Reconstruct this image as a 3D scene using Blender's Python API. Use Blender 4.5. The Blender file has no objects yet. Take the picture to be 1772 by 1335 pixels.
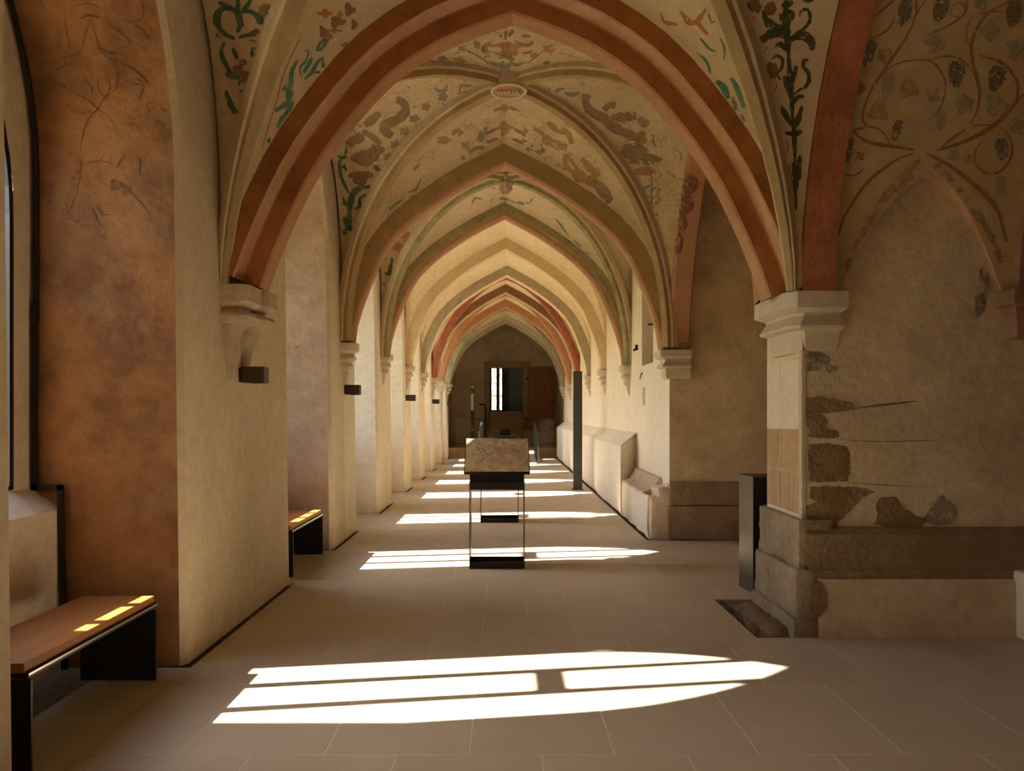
import bpy, bmesh, math, random
from mathutils import Vector, Matrix
from mathutils.bvhtree import BVHTree
random.seed(7)
S = bpy.context.scene
COL = S.collection
PI = math.pi

# ------------------------------------------------------------------ camera, light, exposure
FPX, HX, HY, EYE = 1340.0, 875.0, 715.0, 1.55      # focal length (px of 1772), vanishing point, eye height
cam_d = bpy.data.cameras.new('camera'); cam = bpy.data.objects.new('camera', cam_d); COL.objects.link(cam)
cam.location = (0, 0, EYE); cam.rotation_euler = (PI/2, 0, 0)
cam_d.sensor_width = 36; cam_d.lens = 36*FPX/1772
cam_d.shift_x = (886-HX)/1772; cam_d.shift_y = (HY-667.5)/1772
cam_d.clip_start = .05; cam_d.clip_end = 300
S.camera = cam

SUN_DIR = Vector((.988, .153, 0)).normalized(); SUN_EL = math.radians(39.4)
w = bpy.data.worlds.new('sky'); S.world = w; w.use_nodes = True
nt = w.node_tree; nt.nodes.clear()
wo = nt.nodes.new('ShaderNodeOutputWorld'); bg = nt.nodes.new('ShaderNodeBackground'); sk = nt.nodes.new('ShaderNodeTexSky')
sk.sky_type = 'NISHITA'; sk.sun_disc = False; sk.sun_elevation = SUN_EL; sk.sun_rotation = math.radians(278.8)
bg.inputs['Strength'].default_value = .65
nt.links.new(sk.outputs[0], bg.inputs[0]); nt.links.new(bg.outputs[0], wo.inputs[0])
sd = bpy.data.lights.new('sun', 'SUN'); sd.energy = 24; sd.angle = math.radians(.55); sd.color = (1, .92, .79)
so = bpy.data.objects.new('sun', sd); COL.objects.link(so)
v = Vector((SUN_DIR.x*math.cos(SUN_EL), SUN_DIR.y*math.cos(SUN_EL), -math.sin(SUN_EL)))
so.rotation_euler = v.to_track_quat('-Z', 'Y').to_euler(); so.location = (-30, -4, 25)
vs = S.view_settings; vs.view_transform = 'Standard'; vs.look = 'None'; vs.gamma = 1; vs.use_curve_mapping = False
vs.exposure = 0.85
S.cycles.max_bounces = 16; S.cycles.diffuse_bounces = 10; S.cycles.glossy_bounces = 4; S.cycles.transparent_max_bounces = 16
S.cycles.sample_clamp_indirect = 6; S.cycles.caustics_reflective = False; S.cycles.caustics_refractive = False

# ------------------------------------------------------------------ materials
M = {}
def srgb(r, g, b):
    f = lambda c: (c/255/12.92) if c/255 <= .04045 else ((c/255+.055)/1.055)**2.4
    return (f(r), f(g), f(b), 1)
def lin(c): return (c[0], c[1], c[2], 1)
def mat(name, c, c2=None, scale=3.0, rough=.85, bump=.0, bscale=25, c3=None, c3amt=.5, metal=0, spec=.3, contrast=(.35, .65), objrand=0, detail=8, stretch=None, grain=None, wear=None, scrib=None):
    """plaster / stone / paint: two or three colours mixed by noise, with fine relief"""
    m = bpy.data.materials.new(name); m.use_nodes = True; n = m.node_tree; L = n.links
    b = n.nodes['Principled BSDF']; b.inputs['Roughness'].default_value = rough; b.inputs['Metallic'].default_value = metal
    b.inputs['Specular IOR Level'].default_value = spec
    b.inputs['Base Color'].default_value = lin(c)
    geo = n.nodes.new('ShaderNodeNewGeometry'); src = geo.outputs['Position']
    if stretch:
        mp = n.nodes.new('ShaderNodeMapping'); mp.inputs['Scale'].default_value = stretch; L.new(src, mp.inputs[0]); src = mp.outputs[0]
    out = None
    if c2 is not None:
        t = n.nodes.new('ShaderNodeTexNoise'); t.inputs['Scale'].default_value = scale; t.inputs['Detail'].default_value = detail; t.inputs['Roughness'].default_value = .62
        L.new(src, t.inputs['Vector'])
        r = n.nodes.new('ShaderNodeMapRange'); r.inputs[1].default_value, r.inputs[2].default_value = contrast; L.new(t.outputs['Fac'], r.inputs[0])
        x = n.nodes.new('ShaderNodeMix'); x.data_type = 'RGBA'; x.inputs[6].default_value = lin(c); x.inputs[7].default_value = lin(c2)
        L.new(r.outputs[0], x.inputs[0]); out = x.outputs[2]
        if c3 is not None:
            t2 = n.nodes.new('ShaderNodeTexNoise'); t2.inputs['Scale'].default_value = scale*.45; t2.inputs['Detail'].default_value = 10; t2.inputs['Roughness'].default_value = .7
            o = n.nodes.new('ShaderNodeVectorMath'); o.operation = 'ADD'; o.inputs[1].default_value = (13.1, 7.7, 3.3); L.new(src, o.inputs[0]); L.new(o.outputs[0], t2.inputs['Vector'])
            r2 = n.nodes.new('ShaderNodeMapRange'); r2.inputs[1].default_value, r2.inputs[2].default_value = (.52, .68); r2.inputs[4].default_value = c3amt; L.new(t2.outputs['Fac'], r2.inputs[0])
            x2 = n.nodes.new('ShaderNodeMix'); x2.data_type = 'RGBA'; L.new(out, x2.inputs[6]); x2.inputs[7].default_value = lin(c3); L.new(r2.outputs[0], x2.inputs[0]); out = x2.outputs[2]
    if objrand:
        oi = n.nodes.new('ShaderNodeObjectInfo'); r3 = n.nodes.new('ShaderNodeMapRange'); r3.inputs[3].default_value = 1-objrand; r3.inputs[4].default_value = 1+objrand
        L.new(oi.outputs['Random'], r3.inputs[0]); hs = n.nodes.new('ShaderNodeHueSaturation'); L.new(r3.outputs[0], hs.inputs['Value'])
        if out: L.new(out, hs.inputs['Color'])
        else: hs.inputs['Color'].default_value = lin(c)
        out = hs.outputs[0]
    if scrib and out:
        for sc_, col, wid, amt, mlo in scrib:
            ts = n.nodes.new('ShaderNodeTexNoise'); ts.inputs['Scale'].default_value = sc_; ts.inputs['Detail'].default_value = 1.5; ts.inputs['Distortion'].default_value = .7
            off = n.nodes.new('ShaderNodeVectorMath'); off.operation = 'ADD'; off.inputs[1].default_value = (sc_*3.1, sc_*1.7, 2.2); L.new(geo.outputs['Position'], off.inputs[0]); L.new(off.outputs[0], ts.inputs['Vector'])
            fr = n.nodes.new('ShaderNodeMath'); fr.operation = 'PINGPONG'; fr.inputs[1].default_value = .06; L.new(ts.outputs['Fac'], fr.inputs[0])
            ln = n.nodes.new('ShaderNodeMapRange'); ln.inputs[1].default_value, ln.inputs[2].default_value = wid*.4, wid; ln.inputs[3].default_value = 1; ln.inputs[4].default_value = 0; L.new(fr.outputs[0], ln.inputs[0])
            tm = n.nodes.new('ShaderNodeTexNoise'); tm.inputs['Scale'].default_value = 2.6; tm.inputs['Detail'].default_value = 4; L.new(off.outputs[0], tm.inputs['Vector'])
            mk = n.nodes.new('ShaderNodeMapRange'); mk.inputs[1].default_value, mk.inputs[2].default_value = mlo, mlo+.10; mk.inputs[4].default_value = amt; L.new(tm.outputs['Fac'], mk.inputs[0])
            mu = n.nodes.new('ShaderNodeMath'); mu.operation = 'MULTIPLY'; L.new(ln.outputs[0], mu.inputs[0]); L.new(mk.outputs[0], mu.inputs[1])
            xs_ = n.nodes.new('ShaderNodeMix'); xs_.data_type = 'RGBA'; L.new(mu.outputs[0], xs_.inputs[0]); L.new(out, xs_.inputs[6]); xs_.inputs[7].default_value = lin(col); out = xs_.outputs[2]
    if grain is None: grain = .16 if (c2 is not None and bump >= .1) else 0
    if grain and out:
        tg = n.nodes.new('ShaderNodeTexNoise'); tg.inputs['Scale'].default_value = 11; tg.inputs['Detail'].default_value = 12; tg.inputs['Roughness'].default_value = .78; L.new(geo.outputs['Position'], tg.inputs['Vector'])
        rg_ = n.nodes.new('ShaderNodeMapRange'); rg_.inputs[1].default_value, rg_.inputs[2].default_value = .32, .68; rg_.inputs[3].default_value = 1-grain; rg_.inputs[4].default_value = 1+grain*.75; L.new(tg.outputs['Fac'], rg_.inputs[0])
        mg = n.nodes.new('ShaderNodeVectorMath'); mg.operation = 'SCALE'; L.new(out, mg.inputs[0]); L.new(rg_.outputs[0], mg.inputs['Scale']); out = mg.outputs[0]
    if out: L.new(out, b.inputs['Base Color'])
    if wear is None and (name.startswith('paint_') or name in ('soot', 'fresco_dark', 'fresco_red')): wear = (30, .33, .47)
    if wear:
        tw_ = n.nodes.new('ShaderNodeTexNoise'); tw_.inputs['Scale'].default_value = wear[0]; tw_.inputs['Detail'].default_value = 6; tw_.inputs['Roughness'].default_value = .65; L.new(geo.outputs['Position'], tw_.inputs['Vector'])
        rw_ = n.nodes.new('ShaderNodeMapRange'); rw_.inputs[1].default_value, rw_.inputs[2].default_value = wear[1], wear[2]; L.new(tw_.outputs['Fac'], rw_.inputs[0]); L.new(rw_.outputs[0], b.inputs['Alpha'])
    if bump:
        t3 = n.nodes.new('ShaderNodeTexNoise'); t3.inputs['Scale'].default_value = bscale; t3.inputs['Detail'].default_value = 6; L.new(geo.outputs['Position'], t3.inputs['Vector'])
        t4 = n.nodes.new('ShaderNodeTexNoise'); t4.inputs['Scale'].default_value = bscale*.12; t4.inputs['Detail'].default_value = 3; L.new(geo.outputs['Position'], t4.inputs['Vector'])
        ad = n.nodes.new('ShaderNodeMath'); ad.operation = 'MULTIPLY_ADD'; ad.inputs[1].default_value = 3; L.new(t4.outputs['Fac'], ad.inputs[0]); L.new(t3.outputs['Fac'], ad.inputs[2])
        bp = n.nodes.new('ShaderNodeBump'); bp.inputs['Strength'].default_value = bump; bp.inputs['Distance'].default_value = .02
        L.new(ad.outputs[0], bp.inputs['Height']); L.new(bp.outputs[0], b.inputs['Normal'])
    M[name] = m
    return m
CREAM = (.66, .56, .42)
mat('cream_plaster', (.74, .635, .475), (.66, .545, .38), 1.6, bump=.25, bscale=18)
mat('white_plaster', (.84, .755, .61), (.79, .695, .54), 1.2, bump=.2, bscale=18)
mat('old_plaster', (.74, .605, .415), (.61, .485, .315), 1.8, bump=.5, bscale=16, c3=(.44, .35, .235), c3amt=.6, contrast=(.38, .6))
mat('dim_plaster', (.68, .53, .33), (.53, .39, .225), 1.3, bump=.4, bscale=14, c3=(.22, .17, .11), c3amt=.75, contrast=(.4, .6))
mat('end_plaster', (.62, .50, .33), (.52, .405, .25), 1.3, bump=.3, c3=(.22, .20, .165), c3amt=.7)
mat('brown_fresco', (.40, .195, .072), (.225, .105, .045), 1.9, bump=.5, bscale=20, c3=(.42, .29, .175), c3amt=.75, contrast=(.41, .60), scrib=[(4.2, (.13, .07, .035), .006, .7, .56), (7, (.16, .09, .045), .006, .6, .58)])
mat('pink_fresco', (.54, .38, .245), (.43, .285, .175), 2.4, bump=.35, bscale=20, c3=(.33, .21, .14), c3amt=.6, scrib=[(5, (.15, .09, .06), .010, .6, .56)])
mat('vault_plaster', (.61, .465, .28), (.53, .39, .215), 2.2, bump=.2, c3=(.46, .30, .145), c3amt=.5, scrib=[(5.5, (.27, .17, .08), .016, .75, .50), (8, (.22, .21, .12), .013, .7, .54)])
mat('vault_pale', (.64, .51, .33), (.57, .44, .265), 2.0, bump=.2, c3=(.43, .29, .145), c3amt=.45)
mat('vault_cream', (.80, .68, .46), (.75, .62, .40), 1.5, bump=.1, scrib=[(6, (.45, .36, .24), .008, .3, .60)])
mat('grape_plaster', (.56, .415, .225), (.49, .35, .18), 2.6, bump=.2, c3=(.42, .29, .135), c3amt=.6)
mat('rust_red', (.42, .17, .06), (.35, .13, .044), 3.0, bump=.25, c3=(.16, .05, .025), c3amt=.6)
mat('red_stone', (.46, .18, .08), (.33, .11, .05), 3.5, bump=.35, c3=(.17, .06, .04), c3amt=.7)
mat('peach', (.50, .275, .15), (.44, .225, .115), 2.4, bump=.15, c3=(.48, .24, .15), c3amt=.4)
mat('peach_pale', (.58, .36, .205), (.50, .27, .14), 3.2, bump=.15, c3=(.50, .36, .25), c3amt=.6)
mat('rib_tan', (.46, .31, .15), (.38, .24, .105), 3.2, bump=.15, c3=(.27, .16, .07), c3amt=.5)
mat('rib_ochre', (.42, .305, .16), (.35, .25, .125), 3.0, bump=.15)
mat('rib_pale', (.60, .49, .33), (.53, .41, .26), 3.0, bump=.15)
mat('rib_green', (.40, .33, .17), (.30, .25, .12), 6.0, bump=.15, c3=(.16, .14, .07), c3amt=.8)
mat('rib_cream', (.68, .54, .33), (.62, .48, .28), 2.0, bump=.1)
mat('rib_grey', (.46, .39, .27), (.38, .31, .21), 5.0, bump=.15, c3=(.20, .17, .13), c3amt=.8)
mat('rib_brown', (.30, .17, .085), (.22, .12, .06), 5.0, bump=.15)
mat('rose_stone', (.36, .215, .14), (.28, .155, .10), 5, bump=.3)
mat('rib_crimson', (.42, .16, .10), (.33, .09, .05), 7.0, bump=.15)
mat('rib_orange', (.54, .29, .15), (.45, .21, .10), 5.0, bump=.15)
mat('carved_stone', (.62, .53, .39), (.56, .46, .33), 5.0, bump=.15, rough=.75)
mat('carved_old', (.60, .49, .35), (.52, .40, .27), 6.0, bump=.5, bscale=40, c3=(.45, .27, .16), c3amt=.4)
mat('brown_stone', (.34, .245, .14), (.26, .18, .095), 4.0, bump=.8, bscale=30, c3=(.36, .27, .17), c3amt=.6)
mat('exposed_stone', (.285, .19, .09), (.21, .135, .06), 7.0, bump=.7, bscale=35, c3=(.34, .26, .16), c3amt=.5)
mat('rough_stone', (.36, .28, .18), (.27, .20, .12), 5.0, bump=1.0, bscale=26, c3=(.20, .15, .10), c3amt=.6)
mat('tan_ashlar', (.47, .31, .165), (.40, .25, .125), 6.0, bump=.3, c3=(.52, .39, .25), c3amt=.7, stretch=(1, 1, .35))
mat('lime_mortar', (.55, .45, .31), (.48, .38, .25), 8, bump=.4)
mat('gravel', (.15, .11, .07), (.07, .05, .03), 60, bump=1.0, bscale=90)
mat('earth', (.24, .17, .11), (.15, .10, .06), 12, bump=1.0, bscale=40)
mat('limestone_slab', (.525, .445, .33), (.48, .40, .29), 2.6, rough=.5, bump=.04, c3=(.445, .37, .265), c3amt=.5, objrand=.045, spec=.4)
mat('pale_grout', (.66, .58, .46))
mat('oak', (.42, .18, .05), (.33, .13, .034), 2.0, rough=.5, spec=.3, stretch=(9, .6, 9), contrast=(.3, .7), detail=4)
mat('black_steel', (.012, .012, .011), rough=.45, spec=.4)
mat('dark_steel', (.045, .045, .036), (.035, .034, .028), 8, rough=.38, metal=.6)
mat('blue_steel', (.055, .062, .058), (.045, .05, .048), 5, rough=.5, metal=.3)
mat('bronze_metal', (.075, .058, .040), (.06, .045, .03), 10, rough=.42, metal=.6)
mat('silver_edge', (.62, .60, .55), rough=.3, metal=.9)
mat('brushed_steel', (.15, .143, .12), (.11, .104, .085), 1.2, rough=.36, metal=.95, stretch=(2, 2, 4))
mat('iron', (.03, .022, .016), (.05, .03, .02), 30, rough=.7, bump=.5)
mat('black_plastic', (.008, .008, .008), rough=.5)
mat('white_print', (.72, .66, .60), rough=.6)
mat('green_print', (.05, .30, .11), rough=.6)
mat('fresco_print', (.70, .57, .35), (.44, .30, .14), 12, rough=.45, c3=(.45, .25, .11), c3amt=.6, scrib=[(14, (.20, .17, .10), .014, .85, .42), (22, (.36, .19, .09), .013, .7, .45)])
mat('print_grey', (.22, .21, .16), (.30, .26, .17), 20, rough=.5)
mat('print_rust', (.45, .24, .11), (.5, .31, .17), 20, rough=.5)
mat('door_wood', (.32, .125, .045), (.23, .08, .03), 3, rough=.55, stretch=(8, 8, .5))
mat('door_stone', (.38, .28, .165), (.30, .215, .125), 3, bump=.4)
mat('step_stone', (.40, .29, .175), (.31, .22, .125), 5, bump=.3)
mat('grey_wall', (.30, .32, .29), (.27, .29, .26), 2)
mat('rubble', (.40, .35, .28), (.28, .24, .19), 6, bump=.8, objrand=.25)
mat('lawn', (.10, .16, .05), (.14, .18, .07), 8)
mat('garden_gravel', (.55, .5, .42), (.5, .45, .37), 8)
mat('roof_tile', (.25, .10, .06), (.3, .13, .08), 3)
# paints
mat('paint_green', (.05, .13, .07), (.10, .18, .095), 14, c3=(.40, .31, .18), c3amt=.5)
mat('paint_teal', (.055, .20, .13), (.11, .25, .16), 16, c3=(.44, .34, .20), c3amt=.6)
mat('paint_darkgreen', (.05, .058, .02), (.09, .085, .03), 14, c3=(.20, .16, .07), c3amt=.35, wear=(24, .33, .46))
mat('paint_vine', (.30, .115, .05), (.35, .16, .08), 10, c3=(.38, .24, .12), c3amt=.5, wear=(24, .33, .46))
mat('paint_leaf', (.36, .335, .205), (.40, .35, .205), 9, c3=(.50, .37, .20), c3amt=.7, wear=(14, .36, .62))
mat('paint_oliveleaf', (.37, .265, .105), (.42, .30, .135), 9, c3=(.50, .37, .20), c3amt=.7, wear=(14, .36, .62))
mat('paint_grape', (.065, .055, .045), (.10, .085, .07), 20, wear=(24, .33, .46))
mat('paint_grapepale', (.27, .245, .18), (.33, .27, .18), 20)
mat('paint_redline', (.30, .08, .035), (.38, .15, .07), 12, wear=(24, .33, .46))
mat('paint_ochre', (.42, .225, .08), (.36, .185, .065), 10, c3=(.52, .37, .21), c3amt=.5)
mat('paint_orange', (.45, .20, .06), (.40, .17, .05), 10, c3=(.52, .36, .2), c3amt=.4)
mat('paint_taupe', (.29, .185, .095), (.24, .15, .08), 12, c3=(.48, .35, .20), c3amt=.5)
mat('paint_greygreen', (.25, .235, .15), (.20, .19, .12), 14, c3=(.46, .36, .22), c3amt=.5)
mat('paint_brown', (.20, .10, .04), (.27, .15, .065), 12)
mat('paint_sketch', (.12, .075, .045), (.22, .12, .06), 25, c3=(.38, .20, .09), c3amt=.6, wear=(24, .33, .46))
mat('paint_redhaze', (.40, .205, .11), (.45, .28, .155), 9, c3=(.50, .36, .195), c3amt=.8, wear=(16, .40, .66))
mat('soot', (.25, .205, .14), (.33, .265, .175), 9, c3=(.48, .385, .25), c3amt=.8, wear=(7, .44, .66))
mat('paint_stain', (.30, .14, .085), (.24, .10, .065), 9, c3=(.40, .21, .12), c3amt=.7, wear=(12, .34, .56))
mat('soot_dense', (.27, .235, .175), (.35, .295, .205), 12, c3=(.42, .34, .22), c3amt=.7, bump=.8, bscale=30, wear=(9, .34, .58))
mat('fresco_dark', (.17, .095, .05), (.23, .12, .055), 12, c3=(.34, .18, .08), c3amt=.7)
mat('fresco_red', (.33, .12, .05), (.34, .15, .06), 5, c3=(.34, .18, .075), c3amt=.9)
def glass(name, tint, gloss):
    m = bpy.data.materials.new(name); m.use_nodes = True; n = m.node_tree; n.nodes.clear()
    o = n.nodes.new('ShaderNodeOutputMaterial'); t = n.nodes.new('ShaderNodeBsdfTransparent'); t.inputs[0].default_value = lin(tint)
    g = n.nodes.new('ShaderNodeBsdfGlossy'); g.inputs['Roughness'].default_value = .03
    f = n.nodes.new('ShaderNodeFresnel'); f.inputs[0].default_value = gloss
    x = n.nodes.new('ShaderNodeMixShader'); n.links.new(f.outputs[0], x.inputs[0]); n.links.new(t.outputs[0], x.inputs[1]); n.links.new(g.outputs[0], x.inputs[2]); n.links.new(x.outputs[0], o.inputs[0])
    M[name] = m
glass('clear_glass', (.95, .96, .95), 1.35)
glass('window_glass', (.96, .97, .96), 1.25)

# ------------------------------------------------------------------ mesh helpers
class MB:
    def __init__(s): s.v = []; s.f = []; s.m = []
    def vert(s, p): s.v.append(tuple(p)); return len(s.v)-1
    def face(s, idx, m=0): s.f.append(tuple(idx)); s.m.append(m)
    def quad(s, a, b, c, d, m=0): s.face([s.vert(a), s.vert(b), s.vert(c), s.vert(d)], m)
    def poly(s, pts, m=0): s.face([s.vert(p) for p in pts], m)
    def grid(s, rows, m=0, close=False):
        n = len(rows[0]); base = len(s.v)
        for r in rows:
            for p in r: s.v.append(tuple(p))
        for i in range(len(rows)-1):
            for j in range(n-1 if not close else n):
                j2 = (j+1) % n
                mm = m[j] if isinstance(m, (list, tuple)) else m
                s.face([base+i*n+j, base+i*n+j2, base+(i+1)*n+j2, base+(i+1)*n+j], mm)
        return base
    def box(s, a, b, m=0, skip=()):
        x0, y0, z0 = a; x1, y1, z1 = b
        p = [(x0, y0, z0), (x1, y0, z0), (x1, y1, z0), (x0, y1, z0), (x0, y0, z1), (x1, y0, z1), (x1, y1, z1), (x0, y1, z1)]
        k = len(s.v); s.v += p
        for nme, f in (('-z', (0, 3, 2, 1)), ('+z', (4, 5, 6, 7)), ('-y', (0, 1, 5, 4)), ('+x', (1, 2, 6, 5)), ('+y', (2, 3, 7, 6)), ('-x', (3, 0, 4, 7))):
            if nme not in skip: s.face([k+i for i in f], m)
    def cyl(s, a, b, r, n=10, m=0, r2=None):
        a = Vector(a); b = Vector(b); d = (b-a).normalized(); r2 = r if r2 is None else r2
        u = d.orthogonal().normalized(); w_ = d.cross(u)
        ra = [a+(u*math.cos(2*PI*i/n)+w_*math.sin(2*PI*i/n))*r for i in range(n)]
        rb = [b+(u*math.cos(2*PI*i/n)+w_*math.sin(2*PI*i/n))*r2 for i in range(n)]
        k = s.grid([ra, rb], m, close=True)
        s.face([k+i for i in range(n)][::-1], m); s.face([k+n+i for i in range(n)], m)
    def tube(s, pts, r, n=8, m=0):
        rows = []
        for i, p in enumerate(pts):
            p = Vector(p); a = Vector(pts[max(i-1, 0)]); b = Vector(pts[min(i+1, len(pts)-1)]); d = (b-a).normalized()
            ref = Vector((0, 0, 1)) if abs(d.z) < .9 else Vector((1, 0, 0))
            u = d.cross(ref).normalized(); w_ = d.cross(u)
            rows.append([p+(u*math.cos(2*PI*k/n)+w_*math.sin(2*PI*k/n))*r for k in range(n)])
        k = s.grid(rows, m, close=True)
        s.face([k+i for i in range(n)], m); s.face([k+(len(pts)-1)*n+i for i in range(n)], m)
    def build(s, name, mats, parent=None, smooth=False, bevel=0, loc=None, sharp=35, fix=True):
        me = bpy.data.meshes.new(name); me.from_pydata(s.v, [], s.f)
        if isinstance(mats, str): mats = [mats]
        for k in mats: me.materials.append(M[k])
        if len(mats) > 1: me.polygons.foreach_set('material_index', s.m)
        if fix:
            b = bmesh.new(); b.from_mesh(me); bmesh.ops.remove_doubles(b, verts=b.verts, dist=.0004); bmesh.ops.recalc_face_normals(b, faces=b.faces)
            if bevel:
                ed = [e for e in b.edges if len(e.link_faces) == 2 and e.calc_face_angle(0) > .5]
                bmesh.ops.bevel(b, geom=ed, offset=bevel, segments=2, affect='EDGES', profile=.6, clamp_overlap=True)
            b.to_mesh(me); b.free()
        if smooth:
            me.polygons.foreach_set('use_smooth', [True]*len(me.polygons))
            try: me.set_sharp_from_angle(angle=math.radians(sharp))
            except Exception: pass
        me.update()
        o = bpy.data.objects.new(name, me); COL.objects.link(o)
        if loc is not None: o.location = loc
        if parent is not None: o.parent = parent
        return o
def empty(name, loc=(0, 0, 0), rz=0, parent=None):
    o = bpy.data.objects.new(name, None); COL.objects.link(o); o.location = loc; o.rotation_euler = (0, 0, rz); o.empty_display_size = .1
    if parent: o.parent = parent
    return o
def tag(o, label, cat, group=None):
    o['label'] = label; o['category'] = cat
    if group: o['group'] = group
    return o
def struct(o, label=None):
    o['kind'] = 'structure'
    if label: o['label'] = label
    return o
def copy_tree(o, parent=None):
    c = o.copy(); COL.objects.link(c); c.parent = parent
    for ch in o.children:
        d = copy_tree(ch, c)
    return c
def bx(name, a, b, m, parent=None, bevel=0, loc=None, smooth=False):
    k = MB(); k.box(a, b); return k.build(name, m, parent, bevel=bevel, loc=loc, smooth=smooth)

# ------------------------------------------------------------------ curves
def sup(n, N=14):            # super-ellipse quarter: (horizontal fraction from the springing, rise fraction)
    return [(1-math.cos(PI/2*i/N)**(2/n), math.sin(PI/2*i/N)**(2/n)) for i in range(N+1)]
def poly_curve(pts, N=14):   # resample a measured outline by arc length
    L = [0]
    for a, b in zip(pts, pts[1:]): L.append(L[-1]+math.hypot(b[0]-a[0], b[1]-a[1]))
    def cr(p0, p1, p2, p3, t):
        return tuple(.5*((2*p1[k])+(-p0[k]+p2[k])*t+(2*p0[k]-5*p1[k]+4*p2[k]-p3[k])*t*t+(-p0[k]+3*p1[k]-3*p2[k]+p3[k])*t**3) for k in (0, 1))
    out = []
    for i in range(N+1):
        d = L[-1]*i/N; j = 0
        while j < len(L)-2 and L[j+1] < d: j += 1
        t = (d-L[j])/(L[j+1]-L[j])
        out.append(cr(pts[max(j-1, 0)], pts[j], pts[j+1], pts[min(j+2, len(pts)-1)], t))
    out[0] = pts[0]; out[-1] = pts[-1]
    return out
CURVE1 = poly_curve([(0, 0), (.05, .13), (.10, .235), (.173, .376), (.25, .492), (.338, .60), (.449, .72), (.559, .811), (.715, .90), (.863, .957), (1, 1)])
CURVE2 = poly_curve([(0, 0), (.02, .112), (.095, .30), (.197, .495), (.29, .60), (.40, .688), (.503, .757), (.738, .886), (1, 1)])
def arch_path(xl, hl, xr, hr, xa, ha, cv):
    L = [(xl+(xa-xl)*u, hl+(ha-hl)*v) for u, v in cv]
    R = [(xr+(xa-xr)*u, hr+(ha-hr)*v) for u, v in cv]
    return L + R[::-1][1:]
def offset_path(path, r):
    out = []
    n = len(path); mid = (n-1)//2
    for i, p in enumerate(path):
        def nrm(a, b):
            dx, dy = b[0]-a[0], b[1]-a[1]; l = math.hypot(dx, dy) or 1; return (-dy/l, dx/l)
        if i == 0: nx, ny = nrm(path[0], path[1])
        elif i == n-1: nx, ny = nrm(path[-2], path[-1])
        else:
            a = nrm(path[i-1], p); b = nrm(p, path[i+1]); nx, ny = a[0]+b[0], a[1]+b[1]; l = math.hypot(nx, ny); nx, ny = nx/l, ny/l
            c = a[0]*nx+a[1]*ny; nx, ny = nx/c, ny/c
        out.append((p[0]+nx*r, p[1]+ny*r))
    return out
def sweep(mb, path, profile, fn, mats):
    """profile = list of (d, r); fn(u, h, d) -> point"""
    cols = [[fn(u, h, d) for u, h in offset_path(path, r)] for d, r in profile]
    mb.grid(list(zip(*cols)), mats)

# ------------------------------------------------------------------ layout (metres; +Y along the corridor)
NICHE = [(-3.40, -1.75), (3.11, 4.74), (7.04, 8.76), (10.20, 11.96), (13.36, 15.23), (16.16, 18.0), (18.95, 20.7), (21.6, 23.6), (24.4, 26.0)]
XL, XR = -1.96, 2.0
XW = -2.87                      # window wall plane
ARCH = [  # Y front, Y back, left springing (X, H), right springing (X, H), apex (X, H), curve
    dict(y=(5.40, 5.97), l=(-1.76, 2.45), r=(1.90, 2.38), a=(.05, 4.43), cv=CURVE1),
    dict(y=(9.38, 9.58), l=(-1.85, 2.40), r=(1.88, 2.31), a=(-.02, 4.565), cv=CURVE2),
    dict(y=(12.40, 12.60), l=(-1.87, 2.49), r=(1.88, 2.31), a=(-.02, 4.68), cv=CURVE2),
    dict(y=(15.38, 15.60), l=(-1.87, 2.49), r=(1.88, 2.41), a=(.0, 4.78), cv=CURVE2),
    dict(y=(18.17, 18.38), l=(-1.87, 2.49), r=(1.88, 2.43), a=(.03, 4.76), cv=CURVE2),
    dict(y=(20.9, 21.1), l=(-1.87, 2.51), r=(1.88, 2.45), a=(.0, 4.78), cv=CURVE2),
    dict(y=(23.58, 23.78), l=(-1.87, 2.52), r=(1.88, 2.42), a=(.0, 4.77), cv=CURVE2),
    dict(y=(26.10, 26.65), l=(-1.85, 2.53), r=(1.86, 2.46), a=(.0, 4.62), cv=CURVE2),
]
ceiling = struct(empty('ceiling'), 'painted rib vaults with red, tan and cream ribs over the cloister walk')
wall_left = struct(empty('wall_left'), 'cream plastered piers with deep window niches between them')
wall_right = struct(empty('wall_right'), 'cream plastered wall with stone plinth and old stone pier')
wall_end = struct(empty('wall_end'), 'dim end wall with stone door surround')
floor = struct(empty('floor'), 'beige limestone slab floor with pale joints')

# ------------------------------------------------------------------ left wall: piers, niches, windows
def pointed(y0, y1, zb, zs, za, N=8, n=1.75):
    """closed outline in (Y, Z): up the near jamb, over the pointed head, down the far jamb"""
    c = (y0+y1)/2; q = (za-zs)/((y1-y0)/2); e = max(.01, (q*q-1)/2); R_ = 1+e; tm_ = math.acos(e/R_)
    cv = [(R_-R_*math.cos(tm_*i/N), math.sin(tm_*i/N)/math.sin(tm_)) for i in range(N+1)]
    L = [(y0, zb), (y0, zb+(zs-zb)*.35), (y0, zb+(zs-zb)*.7)] + [(y0+(c-y0)*u, zs+(za-zs)*v) for u, v in cv]
    R = [(2*c-y, z) for y, z in L[:-1]][::-1]
    return L+R
TOP = 5.6
def bat(z): return -.012*z      # slight outward lean of the piers
def outline_x(ol, x, lean=False): return [(x+(bat(z) if lean else 0), y, z) for y, z in ol]
edges = [-4.0] + [(a[1]+b[0])/2 for a, b in zip(NICHE, NICHE[1:])] + [26.66]
rev_mats = ['cream_plaster', 'brown_fresco', 'pink_fresco'] + ['white_plaster']*6
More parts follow.
